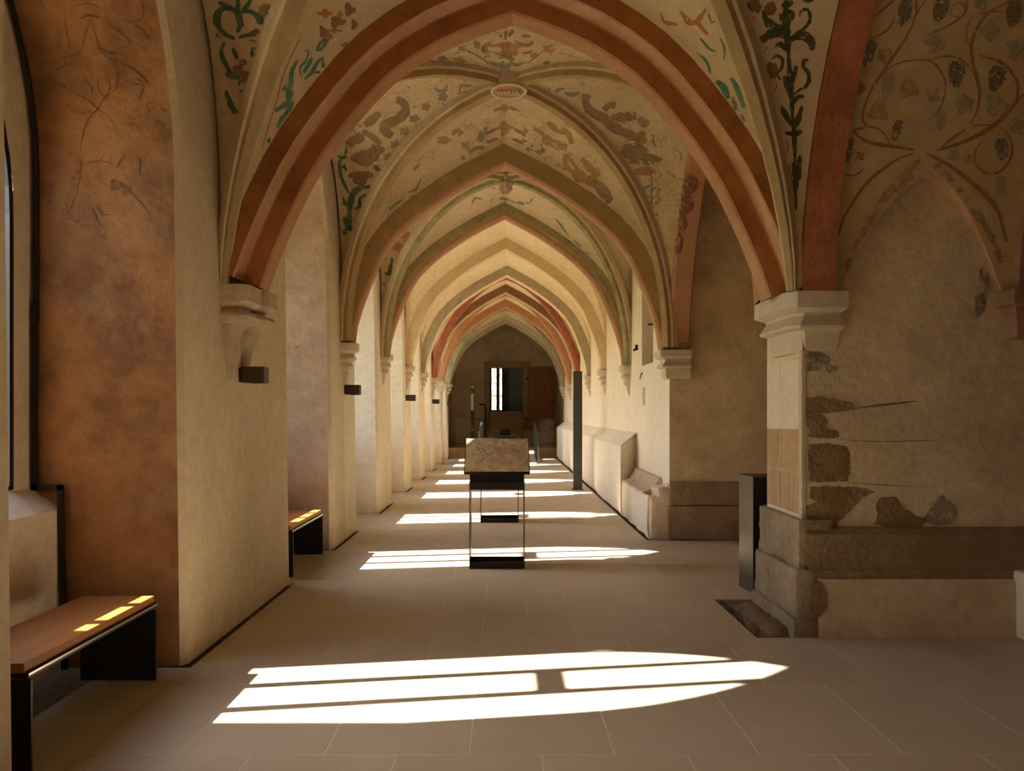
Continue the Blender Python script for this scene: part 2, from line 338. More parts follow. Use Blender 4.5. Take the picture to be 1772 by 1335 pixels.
for i, (y0, y1) in enumerate(NICHE):
    p0, p1 = edges[i], edges[i+1]
    mb = MB()
    ch = .035
    o0 = pointed(y0-ch, y1+ch, 0, 3.05, 4.66+ch*.6)
    o1 = pointed(y0, y1, 0, 3.05, 4.66)
    o2 = pointed(y0+.05, y1-.05, 0, 3.0, 4.5)
    c = (y0+y1)/2
    # inner face: connect outline to the panel's rectangle
    n = len(o0); mid = (n-1)//2
    rect = []
    for k, (y, z) in enumerate(o0):
        if k <= 2: rect.append((p0, z))
        elif k < mid: t = (k-2)/(mid-2); rect.append((p0+(c-p0)*max(0, (t-.5)*2), o0[2][1]+(TOP-o0[2][1])*min(1, t*2)))
        elif k == mid: rect.append((c, TOP))
        elif k < n-3: t = (n-3-k)/(n-3-mid); rect.append((p1+(c-p1)*max(0, (t-.5)*2), o0[2][1]+(TOP-o0[2][1])*min(1, t*2)))
        else: rect.append((p1, z))
    # subdivided so that the corner is exact
    mb.grid([outline_x(rect, XL, True), outline_x(o0, XL, True)], 0)
    mb.grid([outline_x(o0, XL, True), outline_x(o1, XL-ch, True)], 2)
    # reveals: near jamb half cream, far jamb (seen) fresco
    mb.grid([outline_x(o1, XL-ch, True), [(XL+(XW-XL)*.45, (a[0]+b[0])/2, (a[1]+b[1])/2) for a, b in zip(o1, o2)], outline_x(o2, XW)], 1)
    # window wall with lancet opening
    wc = c+(.065 if i == 1 else .03); HWN = .53; wo_ = pointed(wc-HWN, wc+HWN, 1.10, 2.7, 3.95, n=1.55)
    mb.grid([outline_x(o2, XW), outline_x(wo_, XW)], 2)
    mb.grid([outline_x(wo_, XW), outline_x(wo_, XW-.18)], 2)
    mb.quad((XW, wo_[0][0], 1.10), (XW, wo_[-1][0], 1.10), (XW-.18, wo_[-1][0], 1.14), (XW-.18, wo_[0][0], 1.14), 2)
    mb.quad((XW, o2[0][0], 0), (XW, o2[-1][0], 0), (XW, wo_[-1][0], 1.10), (XW, wo_[0][0], 1.10), 2)
    rect2 = [((p0 if k < mid else p1) if k != mid else c, (0 if k == 0 or k == n-1 else z)) for k, (y, z) in enumerate(rect)]
    rect2 = [(a[0], b[1]) for a, b in zip(rect, rect2)]
    mb.grid([outline_x(rect2, XW-.18), outline_x(wo_, XW-.18)], 2)
    mb.quad((XW-.18, p0, 0), (XW-.18, p1, 0), (XW-.18, wo_[-1][0], 1.14), (XW-.18, wo_[0][0], 1.14), 2)
    face = 'cream_plaster' if i < 3 else 'white_plaster'
    mb.build('niche_wall', [face, rev_mats[i], 'cream_plaster' if i < 3 else 'white_plaster'], wall_left, smooth=True, sharp=25)
    # parapet under the window with a sloping sill
    pb = MB(); xf = -2.70
    pb.poly([(xf, y0+.02, 0), (xf, y1-.02, 0), (xf, y1-.02, .965), (xf, y0+.02, .965)])
    pb.poly([(xf, y0+.02, .965), (xf, y1-.02, .965), (XW+.0, y1-.02, 1.095), (XW+.0, y0+.02, 1.095)])
    pb.build('window_sill', 'white_plaster', wall_left)
    # the window: steel frame, two mullions, short crossbar, three panes
    win = struct(empty('window_%d' % (i or 9), (XW-.03, wc, 1.1)), 'pointed lancet window with slim black steel mullions')
    def loc(y, z, x=0): return (x, y-wc, z-1.1)
    fb = MB(); ring = pointed(wc-.525, wc+.525, 1.105, 2.7, 3.94, n=1.55); rin = pointed(wc-.49, wc+.49, 1.125, 2.7, 3.86, n=1.55)
    for xa, xb in ((-.03, .03),):
        A = [loc(y, z, xa) for y, z in ring]; B = [loc(y, z, xb) for y, z in ring]; Cc = [loc(y, z, xb) for y, z in rin]; D = [loc(y, z, xa) for y, z in rin]
        fb.grid([A, B, Cc, D, A])
        fb.box(loc(wc-.525, 1.10, -.03), loc(wc+.525, 1.125, .02))
    fb.build('frame', 'black_steel', win)
    def head(y):
        lo = 2.7
        for a, b in zip(rin[3:], rin[4:]):
            if min(a[0], b[0]) <= y <= max(a[0], b[0]) and a[0] != b[0]:
                t = (y-a[0])/(b[0]-a[0]); return a[1]+(b[1]-a[1])*t
        return lo
    for s_ in (-1, 1):
        k = MB(); ym = wc+s_*.178
        k.box(loc(ym-.034, 1.125, -.03), loc(ym+.034, head(ym), .03)); k.build('mullion', 'black_steel', win)
    k = MB(); k.box(loc(wc-.146, 2.565, -.025), loc(wc+.146, 2.685, .025)); k.build('transom', 'black_steel', win)
    for ya, yb in ((wc-.49, wc-.212), (wc-.144, wc+.144), (wc+.212, wc+.49)):
        k = MB(); ys = [ya+(yb-ya)*t/8 for t in range(9)]
        top = [loc(y, head(min(max(y, wc-.489), wc+.489)), 0) for y in ys]; botp = [loc(y, 1.125, 0) for y in ys]
        k.grid([botp, top]); k.build('pane', 'window_glass', win)

# far ends of the left wall beyond the last niche are part of the end bay (below)
# dark steel trim following the junction of window wall and far jamb in the first niche
tr = MB()
def flat_bar(mb, pts, w_, t_, axis_y):
    for a, b in zip(pts, pts[1:]):
        a = Vector(a); b = Vector(b); d = (b-a).normalized(); side = d.cross(Vector((0, 1, 0))).normalized()*w_/2; dn = Vector((0, axis_y*t_, 0)); ext = d*w_/2
        A, B = a-ext, b+ext
        q = [A-side, A+side, B+side, B-side]
        k = len(mb.v); mb.v += [tuple(p) for p in q]+[tuple(p+dn) for p in q]
        for f in ((0, 1, 2, 3), (7, 6, 5, 4), (0, 4, 5, 1), (1, 5, 6, 2), (2, 6, 7, 3), (3, 7, 4, 0)): mb.face([k+i for i in f])
y_j = NICHE[1][1]-.045
head_pts = [(XW+.03, p[0]-.0, p[1]) for p in pointed(NICHE[1][0]+.05, y_j, 0, 3.0, 4.5)][::-1][2:12]
tr2 = MB(); tr2.tube([(x, y-.01, z) for x, y, z in head_pts if z > 1.1] + [], .018, 6)
flat_bar(tr, [(-2.66, y_j-.015, .02), (-2.685, y_j-.015, 1.10), (XW+.03, y_j-.015, 1.10), (XW+.03, y_j-.015, 2.2)], .034, -.02, 1)
trim_o = struct(tr.build('trim_1', 'black_steel'), 'dark steel edge strip stepping around the window sill')
tr2.build('upper_strip', 'black_steel', trim_o)
del tr2

# ------------------------------------------------------------------ capitals and corbels
def capital_profile(mb, pts_fn, rows):
    """pts_fn(offset) -> closed plan outline; rows = [(offset, z)]"""
    mb.grid([[(x, y, z) for x, y in pts_fn(o)] for o, z in rows], 0, close=True)
    top = [(x, y, rows[0][1]) for x, y in pts_fn(rows[0][0])]; mb.poly(top)
    bot = [(x, y, rows[-1][1]) for x, y in pts_fn(rows[-1][0])]; mb.poly(bot[::-1])
def rect_plan(x0, x1, y0, y1, sx, full=False):
    # sx=+1: projects toward -x (right wall), sx=-1: toward +x (left wall)
    def fn(o):
        if sx > 0: return [(x1, y0-o), (x0-o, y0-o), (x0-o, y1+o), (x1, y1+o)]
        return [(x0, y0-o), (x1+o, y0-o), (x1+o, y1+o), (x0, y1+o)]
    return fn
CAP = [(.0, 0), (.0, -.075), (-.012, -.085), (-.055, -.10), (-.055, -.115), (-.03, -.14), (-.026, -.165), (-.06, -.185), (-.075, -.20), (-.075, -.29), (-.11, -.34), (-.12, -.345)]
def taper_corbel(side, x_wall, x_face, y0, y1, z, m, par, rows=None, name='corbel'):
    """wall corbel dying into the wall: rows = (projection fraction, half-width fraction, dz)"""
    rows = rows or [(1, 1, 0), (1, 1, -.085), (.93, .95, -.10), (.72, .84, -.115), (.66, .80, -.14), (.82, .88, -.165), (.80, .86, -.20), (.52, .66, -.225), (.50, .62, -.25), (.60, .66, -.275), (.52, .6, -.31), (.28, .40, -.335), (.30, .36, -.37), (.22, .28, -.42), (.02, .06, -.50)]
    yc = (y0+y1)/2; hw = (y1-y0)/2; k = MB(); pr = x_face-x_wall
    G_ = []
    for f, h_, dz in rows:
        x = x_wall+pr*f; hy = hw*h_; xb = x_wall-side*-.12 if False else x_wall-(.12 if pr > 0 else -.12)
        G_.append([(xb, yc-hy, z+dz), (x_wall+pr*f*.75, yc-hy, z+dz), (x, yc-hy*.72, z+dz), (x, yc+hy*.72, z+dz), (x_wall+pr*f*.75, yc+hy, z+dz), (xb, yc+hy, z+dz)])
    k.grid(G_); k.poly(G_[0]); k.poly(G_[-1][::-1])
    return k.build(name, m, par, smooth=True, sharp=40)
def wall_corbel(a, side, z, par, old=False):
    y0, y1 = a['y']; y0, y1 = y0-.04, y1+.04
    if side < 0: return taper_corbel(-1, -1.985, a['l'][0]+.04, y0, y1, z, 'carved_stone', par)
    return taper_corbel(1, 2.0, a['r'][0]-.04, y0, y1, z, 'carved_stone', par)
for i, a in enumerate(ARCH):
    if i == 0: continue
    if i >= 1: wall_corbel(a, -1, a['l'][1], wall_left)
    if i >= 2: wall_corbel(a, 1, a['r'][1], wall_right)
# first left corbel: two weathered shafts' corbels side by side
for ya, yb, xx, zz in ((5.39, 5.73, -1.79, 2.45), (5.74, 6.05, -1.77, 2.46)):
    taper_corbel(-1, -1.99, xx, ya, yb, zz, 'carved_old', wall_left, [(1, 1, 0), (1, 1, -.115), (.9, .95, -.135), (.62, .84, -.15), (.60, .82, -.165), (.86, .95, -.185), (.94, 1, -.215), (.84, .95, -.25), (.5, .8, -.27), (.36, .74, -.32), (.25, .62, -.42), (.12, .45, -.55), (.02, .25, -.70)])
# second right capital: moulded, on the arris between corridor and side bay
k = MB(); fn = rect_plan(1.86, 2.24, 9.30, 9.72, 1)
capital_profile(k, fn, [(0, 2.31), (0, 2.235), (-.02, 2.225), (-.065, 2.20), (-.07, 2.17), (-.03, 2.125), (-.03, 2.105), (-.075, 2.09), (-.08, 2.045), (-.08, 2.0), (-.10, 1.965), (-.13, 1.965)])
k.build('capital', 'carved_stone', wall_right, smooth=True, sharp=35)
# the big capital on the near right pier
k = MB()
def big_plan(o): return [(2.385+o*.4, 5.38-o), (2.03-o, 5.38-o), (1.965-o, 5.48-o), (1.965-o, 6.12+o), (2.03-o, 6.20+o), (2.385+o*.4, 6.20+o)]
capital_profile(k, big_plan, [(.0, 2.40), (.0, 2.285), (-.02, 2.272), (-.065, 2.255), (-.07, 2.235), (-.045, 2.19), (-.03, 2.165), (-.035, 2.145), (-.075, 2.13), (-.08, 2.115), (-.085, 2.05), (-.10, 1.99), (-.105, 1.98), (-.13, 1.975)])
k.build('capital', 'carved_stone', wall_right, smooth=True, sharp=35)

# ------------------------------------------------------------------ transverse arches
arch_mats = [
    ('rust_red', 'peach_pale', 'rust_red', 'peach'), ('rib_tan', 'rib_tan', 'rib_tan', 'peach'), ('rib_tan', 'rib_green', 'rib_tan', 'peach'),
    ('rib_cream', 'rib_cream', 'rib_cream', 'vault_cream'), ('rib_grey', 'rib_grey', 'rib_grey', 'vault_cream'), ('rib_brown', 'rib_brown', 'rib_brown', 'rib_pale'),
    ('rib_orange', 'rib_orange', 'rib_orange', 'peach_pale'), ('rib_grey', 'rib_pale', 'rib_pale', 'rib_grey')]
for i, a in enumerate(ARCH):
    path = arch_path(*a['l'], *a['r'], *a['a'], a['cv']); a['path'] = path
    y0, y1 = a['y']; mb = MB()
    if i == 0:
        prof = [(y0, .40), (y0, .155), (y0+.012, .143), (y0+.15, .138), (y0+.17, .13), (y0+.17, .015), (y0+.185, 0), (y1-.215, 0), (y1-.20, .015), (y1-.19, .12), (y1-.02, .13), (y1, .145), (y1, .40)]
        ms = [0, 1, 1, 2, 2, 3, 3, 3, 2, 1, 1, 0]
    elif i == 7:
        prof = [(y0, .40), (y0, .10), (y0+.10, .07), (y0+.10, .02), (y0+.13, 0), (y1-.04, 0), (y1, .03), (y1, .40)]; ms = [1, 3, 3, 3, 3, 3, 3]
    else:
        prof = [(y0, .40), (y0, .03), (y0+.03, 0), (y1-.03, 0), (y1, .03), (y1, .40)]; ms = [0, 3, 3, 3, 0]
        if i == 2: prof = [(y0, .40), (y0, .11), (y0+.01, .10), (y0+.01, .04), (y0+.045, 0), (y1-.045, 0), (y1, .045), (y1, .40)]; ms = [1, 0, 0, 3, 3, 3, 0]
    sweep(mb, path, prof, lambda u, h, d: (u, d, h), ms)
    mb.build('transverse_arch', list(arch_mats[i]), ceiling, smooth=True, sharp=28)

# ------------------------------------------------------------------ vault cells
def line_pts(p0, apex, cv, zap=None):
    """3-D curve from a springing p0 to apex following cv"""
    return [Vector((p0[0]+(apex[0]-p0[0])*u, p0[1]+(apex[1]-p0[1])*u, p0[2]+(apex[2]-p0[2])*v)) for u, v in cv]
CELLS = []
def loft(A, D, name, m, bulge=.05, W=7):
    mb = MB(); rows = []
    for a, d in zip(A, D):
        t = A.index(a)/(len(A)-1)
        rows.append([a.lerp(d, w_/W)+Vector((0, 0, bulge*4*(w_/W)*(1-w_/W)*math.sin(PI*min(1, t*.5+.0)))) for w_ in range(W+1)])
    mb.grid(rows)
    o = mb.build(name, m, ceiling, smooth=True, sharp=60); CELLS.append(o); return o
def rib(p0, boss, cv, wd, dp, mats, par=None, die=False):
    """diagonal rib hanging below the vault along the curve p0->boss"""
    dx, dy = boss[0]-p0[0], boss[1]-p0[1]; L = math.hypot(dx, dy); dx, dy = dx/L, dy/L
    path = [(L*u, p0[2]+(boss[2]-p0[2])*v) for u, v in cv]
    mb = MB()
    prof = [(-wd/2, .06), (-wd/2, -dp*.35), (-wd/2+.02, -dp*.5), (-wd*.28, -dp), (wd*.28, -dp), (wd/2-.02, -dp*.5), (wd/2, -dp*.35), (wd/2, .06)]
    cols = []
    for d, r in prof:
        col = []
        for j, (p_, q_) in enumerate(zip(path, offset_path(path, 1.0))):
            sc = (.12+.88*min(1, j/6)) if die else 1
            sw = (.45+.55*min(1, j/6)) if die else 1
            rr_2 = r*sc if r < 0 else r
            u, h = p_[0]+(q_[0]-p_[0])*rr_2, p_[1]+(q_[1]-p_[1])*rr_2
            col.append((p0[0]+dx*u-dy*d*sw, p0[1]+dy*u+dx*d*sw, h))
        cols.append(col)
    mb.grid(list(zip(*cols)), [1, 1, 0, 0, 0, 1, 1])
    return mb.build('diagonal_rib', mats, ceiling, smooth=True, sharp=28)
def vault_bay(y0, y1, pf, pb, hl, hr, boss, nd, cellm, ribm=None, xl=-1.985, xr=2.02, nw=3.0, wall_h=None, skip=(), rw=.15, rd=.10, right_curve=None, nfl=None):
    """pf, pb: front/back arch extrados paths (list of (X,H)) or None"""
    cd = sup(nd, 14); cw = sup(nw, 14)
    wall_h = wall_h or boss[2]-.12
    yc = boss[1]
    corners = {('l', 'f'): (xl, y0, hl), ('r', 'f'): (xr, y0, hr), ('l', 'b'): (xl, y1, hl), ('r', 'b'): (xr, y1, hr)}
    D = {k: line_pts(p, boss, cd) for k, p in corners.items()}
    for fb, y, path in (('f', y0, pf), ('b', y1, pb)):
        if path is None: continue
        n = (len(path)-1)//2
        Lp = [Vector((u, y, h)) for u, h in path[:n+1]]; Rp = [Vector((u, y, h)) for u, h in path[n:]][::-1]
        for s_, P_ in (('l', Lp), ('r', Rp)):
            if (s_, fb) in skip: continue
            loft(P_, D[(s_, fb)], 'vault_cell', cellm)
    for s_, x in (('l', xl), ('r', xr)):
        if s_ in skip: continue
        for fb, y in (('f', y0), ('b', y1)):
            c = corners[(s_, fb)]
            cc = cw if not (s_ == 'r' and right_curve) else right_curve
            A = line_pts((x, y, c[2]), (x, yc, wall_h), cc)
            loft(A, D[(s_, fb)], 'vault_cell', cellm)
    if ribm:
        for k, p in corners.items():
            q = (p[0]*.985, p[1]+(.03 if k[1] == 'f' else -.03), p[2]); rib(q, boss, cd, rw, rd, ribm, die=(k[1] == 'f'))
    return D
ext = lambda a, r: offset_path(a['path'], r)
# near bay (arches away behind the camera): only its far half is seen
B0 = (.04, 3.45, 4.98)
pnear = arch_path(-1.98, 2.45, 2.0, 2.40, .04, 4.9, CURVE1)
cd0 = sup(1.7, 14)
n0 = 14; pf0 = ext(ARCH[0], .285)
LD = line_pts((-1.985, 5.40, 2.45), B0, cd0); RD = line_pts((2.0, 5.40, 2.40), B0, cd0)
loft([Vector((u, 5.40, h)) for u, h in pf0[:n0+1]], LD, 'vault_cell', 'vault_pale')
loft([Vector((u, 5.40, h)) for u, h in pf0[n0:]][::-1], RD, 'vault_cell', 'vault_pale')
loft(line_pts((-1.985, 5.40, 2.45), (-1.99, 3.45, 4.85), sup(3.0, 14)), LD, 'vault_cell', 'vault_pale')
loft(line_pts((2.06, 5.42, 2.40), (2.06, 3.45, 4.90), sup(1.8, 14)), RD, 'vault_cell', 'vault_pale')
rib((-1.96, 5.40, 2.45), B0, cd0, .15, .09, ['rib_ochre', 'rib_pale'], die=True)
rib((1.99, 5.40, 2.40), B0, cd0, .15, .09, ['rib_ochre', 'rib_pale'], die=True)
LD2 = line_pts((-1.985, 1.50, 2.45), B0, cd0); RD2 = line_pts((2.0, 1.50, 2.40), B0, cd0)
loft(line_pts((-1.985, 1.50, 2.45), (-1.99, 3.45, 4.85), sup(3.0, 14)), LD2, 'vault_cell', 'vault_pale')
loft(line_pts((2.06, 1.48, 2.40), (2.06, 3.45, 4.90), sup(1.8, 14)), RD2, 'vault_cell', 'vault_pale')
pn = offset_path(pnear, .05)
loft([Vector((u, 1.5, h)) for u, h in pn[:n0+1]], LD2, 'vault_cell', 'vault_pale')
loft([Vector((u, 1.5, h)) for u, h in pn[n0:]][::-1], RD2, 'vault_cell', 'vault_pale')
rib((-1.95, 1.52, 2.45), B0, cd0, .15, .09, ['rib_ochre', 'rib_pale'])
rib((1.975, 1.52, 2.40), B0, cd0, .15, .09, ['rib_ochre', 'rib_pale'])
# longitudinal red arch to the right-hand wing, and the vault of that wing
RA = arch_path(5.37, 2.40, 1.53, 2.40, 3.45, 4.90, sup(1.8, 18))
mb = MB(); sweep(mb, [(-u, h) for u, h in RA], [(2.05, .3), (2.07, 0), (2.285, 0), (2.305, .3)], lambda u, h, d: (d, -u, h), 0)
mb.build('longitudinal_arch', 'red_stone', ceiling, smooth=True, sharp=28)
# wing vault: barrel with pointed lunettes over the wall arches
def lun(x, c=2.935, hw=.565, h0=2.42, ha=3.22):
    t = abs(x-c)/hw
    if t >= 1: return h0
    u = 1-t; cvx = [(0, 0), (.12, .22), (.26, .42), (.45, .65), (.70, .85), (1, 1)]
    for a, b in zip(cvx, cvx[1:]):
        if a[0] <= u <= b[0]: return h0+(ha-h0)*(a[1]+(b[1]-a[1])*(u-a[0])/(b[0]-a[0]))
BV = sup(1.8, 24)
def barrel_y(h):     # distance from the wall springing at height h
    v = (h-2.40)/2.58
    v = min(max(v, 0), 1); return 5.47-1.99*(1-(1-v**1.8)**(1/1.8))
xs = [2.29+(3.62-2.29)*i/40 for i in range(41)]
xs2 = sorted(set(xs+[2.37, 2.935, 3.50]))
rows = []; soff = []
for x in xs2:
    h0 = max(lun(x), 2.40) if 2.37 <= x <= 3.5 else 2.40
    hs = [h0+(4.98-h0)*(1-(1-i/22)**1.7) for i in range(23)]
    rows.append([(x, barrel_y(h), h) for h in hs]); soff.append([(x, barrel_y(h0)-.0, h0), (x, 5.62, h0+.02)])
mb = MB(); mb.grid(rows); wing = mb.build('vault_cell', 'grape_plaster', ceiling, smooth=True, sharp=60); CELLS.append(wing)
mb = MB(); mb.grid([r for r, x in zip(soff, xs2) if 2.365 <= x <= 3.505]); mb.build('wall_arch', 'peach_pale', ceiling, smooth=True, sharp=50)
mb = MB(); mb.grid([[(x, barrel_y(2.40+2.58*(1-(1-i/22)**1.7)), 2.40+2.58*(1-(1-i/22)**1.7)) for i in range(23)] for x in (3.62, 9.0)]); mb.build('vault_cell', 'grape_plaster', ceiling, smooth=True, sharp=60)
mb = MB(); mb.grid([[(x, 2*3.48-barrel_y(2.40+2.58*(1-(1-i/22)**1.7)), 2.40+2.58*(1-(1-i/22)**1.7)) for i in range(23)] for x in (2.29, 9.0)]); mb.build('vault_cell', 'grape_plaster', ceiling, smooth=True, sharp=60)
# rib at the right edge of the wing bay
mb = MB(); sweep(mb, [(-u, h) for u, h in arch_path(5.40, 2.40, 1.56, 2.40, 3.48, 4.92, sup(1.8, 18))], [(3.56, .3), (3.58, 0), (3.80, 0), (3.82, .3)], lambda u, h, d: (d, -u, h), 0)
mb.build('longitudinal_arch', 'rose_stone', ceiling, smooth=True, sharp=28)

# bays along the corridor
side_cv = CURVE1
VB = [
    dict(m='vault_plaster', rib=['rib_tan', 'rib_pale'], boss=4.86, n=2.15),
    dict(m='vault_pale', rib=['rib_green', 'rib_pale'], boss=4.94, n=2.1),
    dict(m='vault_cream', rib=None, boss=5.02, n=2.3),
    dict(m='vault_cream', rib=None, boss=5.02, n=2.3),
    dict(m='vault_cream', rib=['rib_crimson', 'rib_crimson'], boss=5.03, n=1.65),
    dict(m='vault_cream', rib=['rib_orange', 'rib_orange'], boss=5.02, n=1.65),
    dict(m='vault_pale', rib=['rib_grey', 'rib_grey'], boss=4.95, n=1.65)]
for i, b in enumerate(VB):
    a0, a1 = ARCH[i], ARCH[i+1]
    y0, y1 = a0['y'][1]-.02, a1['y'][0]+.02
    yc = (y0+y1)/2
    kw = {}
    if i == 0: kw = dict(right_curve=[(u, v) for u, v in poly_curve([(0, 0), (.06, .18), (.17, .40), (.30, .58), (.4875, .78), (.75, .93), (1, 1)])], wall_h=4.62)
    vault_bay(y0, y1, ext(a0, .22 if i else .27), ext(a1, .22), (a0['l'][1]+a1['l'][1])/2, (a0['r'][1]+a1['r'][1])/2, (.03 if i == 0 else 0, yc, b['boss']), b['n'], b['m'], b['rib'],
              **({k_: v_ for k_, v_ in kw.items() if k_ != 'wall_h'}))
# end bay
a7 = ARCH[7]
endp = arch_path(-2.15, 2.3, 2.1, 2.3, 0, 4.95, CURVE2)
vault_bay(a7['y'][1]-.02, 31.3, ext(a7, .2), endp, 2.45, 2.40, (0, 29.0, 5.0), 2.3, 'end_plaster', ['rib_grey', 'rib_grey'], xl=-2.2, xr=2.1)

# bosses
b1 = MB(); yb = (ARCH[0]['y'][1]+ARCH[1]['y'][0])/2
def disc(mb, c, rx, ry, z0, z1, n=32, m=0, rin=1.0):
    r0 = [(c[0]+rx*math.cos(2*PI*i/n), c[1]+ry*math.sin(2*PI*i/n), z1) for i in range(n)]
    r1 = [(c[0]+rx*math.cos(2*PI*i/n), c[1]+ry*math.sin(2*PI*i/n), z0+.02) for i in range(n)]
    r2 = [(c[0]+(rx-.02)*math.cos(2*PI*i/n), c[1]+(ry-.02)*math.sin(2*PI*i/n), z0) for i in range(n)]
    k = mb.grid([r0, r1, r2], m, close=True); mb.face([k+2*n+i for i in range(n)], m)
boss1 = MB(); disc(boss1, (.03, yb), .185, .185, 4.745, 4.92)
boss_o = boss1.build('vault_boss', 'carved_stone', ceiling, smooth=True, sharp=30)
# sunk field and raised letters, facing down and toward the near end of the walk
fd = MB(); n = 28
for k_, (rx, z) in enumerate(((.148, 4.742),)):
    fd.poly([(.03+rx*math.cos(2*PI*i/n), yb+rx*math.sin(2*PI*i/n), z) for i in range(n)])
fd.build('boss_field', 'peach', boss_o)
rg = MB(); r0 = [(.03+.155*math.cos(2*PI*i/n), yb+.155*math.sin(2*PI*i/n), 4.70) for i in range(n)]
rg.grid([[(.03+r*math.cos(2*PI*i/n), yb+r*math.sin(2*PI*i/n), z) for i in range(n)] for r, z in ((.185, 4.745), (.18, 4.732), (.155, 4.732), (.148, 4.745))], 0, close=True)
rg.build('boss_rim', 'carved_stone', boss_o, smooth=True)
tc = bpy.data.curves.new('boss_lettering', 'FONT'); tc.body = 'maia'; tc.size = .125; tc.extrude = .012; tc.align_x = 'CENTER'; tc.align_y = 'CENTER'; tc.space_character = 1.0
tc.materials.append(M['carved_stone'])
to = bpy.data.objects.new('boss_lettering', tc); COL.objects.link(to); to.parent = boss_o
to.location = (.03, yb-.01, 4.734); to.rotation_euler = (PI, 0, 0); to.scale = (1, 1.6, 1)
# leafy boss of the second bay
yb2 = (ARCH[1]['y'][1]+ARCH[2]['y'][0])/2
k = MB()
for j, (r, z) in enumerate(((.10, 5.0), (.115, 4.93), (.085, 4.87), (.10, 4.84), (.07, 4.78), (.08, 4.75), (.02, 4.68))):
    pass
rows = [[((r+.02*math.cos(i*PI))*math.cos(2*PI*i/16), yb2+(r+.02*math.cos(i*PI))*math.sin(2*PI*i/16), z) for i in range(16)] for r, z in ((.09, 4.95), (.11, 4.88), (.075, 4.84), (.10, 4.80), (.065, 4.76), (.08, 4.72), (.02, 4.66))]
kk = k.grid(rows, 0, close=True); k.build('vault_boss', 'carved_stone', ceiling, smooth=False)

# ------------------------------------------------------------------ right wall: near pier, side bay, corridor wall
# side-bay arch (peach soffit) along the right flank of bay 1
sp = arch_path(6.20, 2.40, 9.40, 2.31, 7.80, 4.60, poly_curve([(0, 0), (.06, .18), (.17, .40), (.30, .58), (.4875, .78), (.75, .93), (1, 1)], 18))
mb = MB(); sweep(mb, sp, [(1.98, .35), (1.98, .03), (2.01, 0), (2.21, 0), (2.23, .03), (2.23, .35)], lambda u, h, d: (d, u, h), [0, 1, 1, 1, 0])
# vertical continuation of the soffit above the capital is part of the same arch
mb.build('side_arch', ['peach', 'peach'], wall_right, smooth=True, sharp=28)
# spandrel wall above the side arch
mb = MB(); up = offset_path(sp, .2)
mb.grid([[(2.1, u, h) for u, h in up], [(2.1, u, TOP) for u, h in up]]); mb.build('spandrel_wall', 'old_plaster', wall_right)
# recess: far wall facing the camera, back wall, ceiling
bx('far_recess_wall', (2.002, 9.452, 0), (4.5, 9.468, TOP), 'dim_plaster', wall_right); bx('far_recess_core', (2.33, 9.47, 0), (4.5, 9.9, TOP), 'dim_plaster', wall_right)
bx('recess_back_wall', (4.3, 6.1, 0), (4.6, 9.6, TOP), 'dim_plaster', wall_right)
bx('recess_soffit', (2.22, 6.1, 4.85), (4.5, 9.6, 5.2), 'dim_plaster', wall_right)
# near pier wall (faces the camera), set back above the plinth
bx('pier_wall', (2.10, 5.48, 0), (9.2, 6.22, TOP), 'old_plaster', wall_right)
# plinth of the pier wall: moulded front
mb = MB(); pr = [(5.485, .745), (5.44, .735), (5.40, .70), (5.405, .67), (5.43, .60), (5.425, .53), (5.385, .47), (5.365, .455), (5.365, .375)]
mb.grid([[(x, y, z) for y, z in pr] for x in (2.105, 9.0)])
mb.build('plinth_moulding', 'brown_stone', wall_right, smooth=True, sharp=40)
mb = MB(); mb.grid([[(x, 5.355, .40), (x, 5.34, .36), (x, 5.335, .0)] for x in (2.155, 3.53)]); mb.build('plinth_base', 'old_plaster', wall_right)
bx('low_block', (3.52, 4.75, 0), (4.6, 5.40, .46), 'white_plaster', wall_right, bevel=.02)
k = MB(); fn = lambda o: [(3.50-o, 5.10-o), (9.0, 5.10-o), (9.0, 5.6), (3.50-o, 5.6)]
capital_profile(k, lambda o: [(3.47-o, 5.28-o), (3.95+o, 5.28-o), (3.95+o, 5.6), (3.47-o, 5.6)], [(0, 2.40), (0, 2.30), (-.03, 2.28), (-.03, 2.24), (-.05, 2.22), (-.05, 2.12), (-.06, 2.07)])
k.build('corbel', 'rose_stone', wall_right, smooth=True, sharp=35)

def stone(name, x0, x1, y0, y1, z0, z1, m, par, jit=.012, seed=0, sub=4):
    """a rough dressed block: subdivided box with worn edges"""
    r = random.Random(seed); b = bmesh.new()
    bmesh.ops.create_cube(b, size=1); bmesh.ops.subdivide_edges(b, edges=b.edges[:], cuts=sub, use_grid_fill=True)
    for v_ in b.verts:
        q = [abs(c) > .499 for c in v_.co]; e = sum(q)
        p = Vector((x0+(v_.co.x+.5)*(x1-x0), y0+(v_.co.y+.5)*(y1-y0), z0+(v_.co.z+.5)*(z1-z0)))
        ctr = Vector(((x0+x1)/2, (y0+y1)/2, (z0+z1)/2))
        if e >= 2: p = p+(ctr-p).normalized()*jit*(.5 if e == 2 else .8)*r.uniform(.5, 1.6)
        p += Vector((r.uniform(-1, 1), r.uniform(-1, 1), r.uniform(-1, 1)))*jit*.3
        v_.co = p
    me = bpy.data.meshes.new(name); b.to_mesh(me); b.free(); me.materials.append(M[m])
    me.polygons.foreach_set('use_smooth', [True]*len(me.polygons)); me.set_sharp_from_angle(angle=math.radians(38))
    o = bpy.data.objects.new(name, me); COL.objects.link(o); o.parent = par; return o
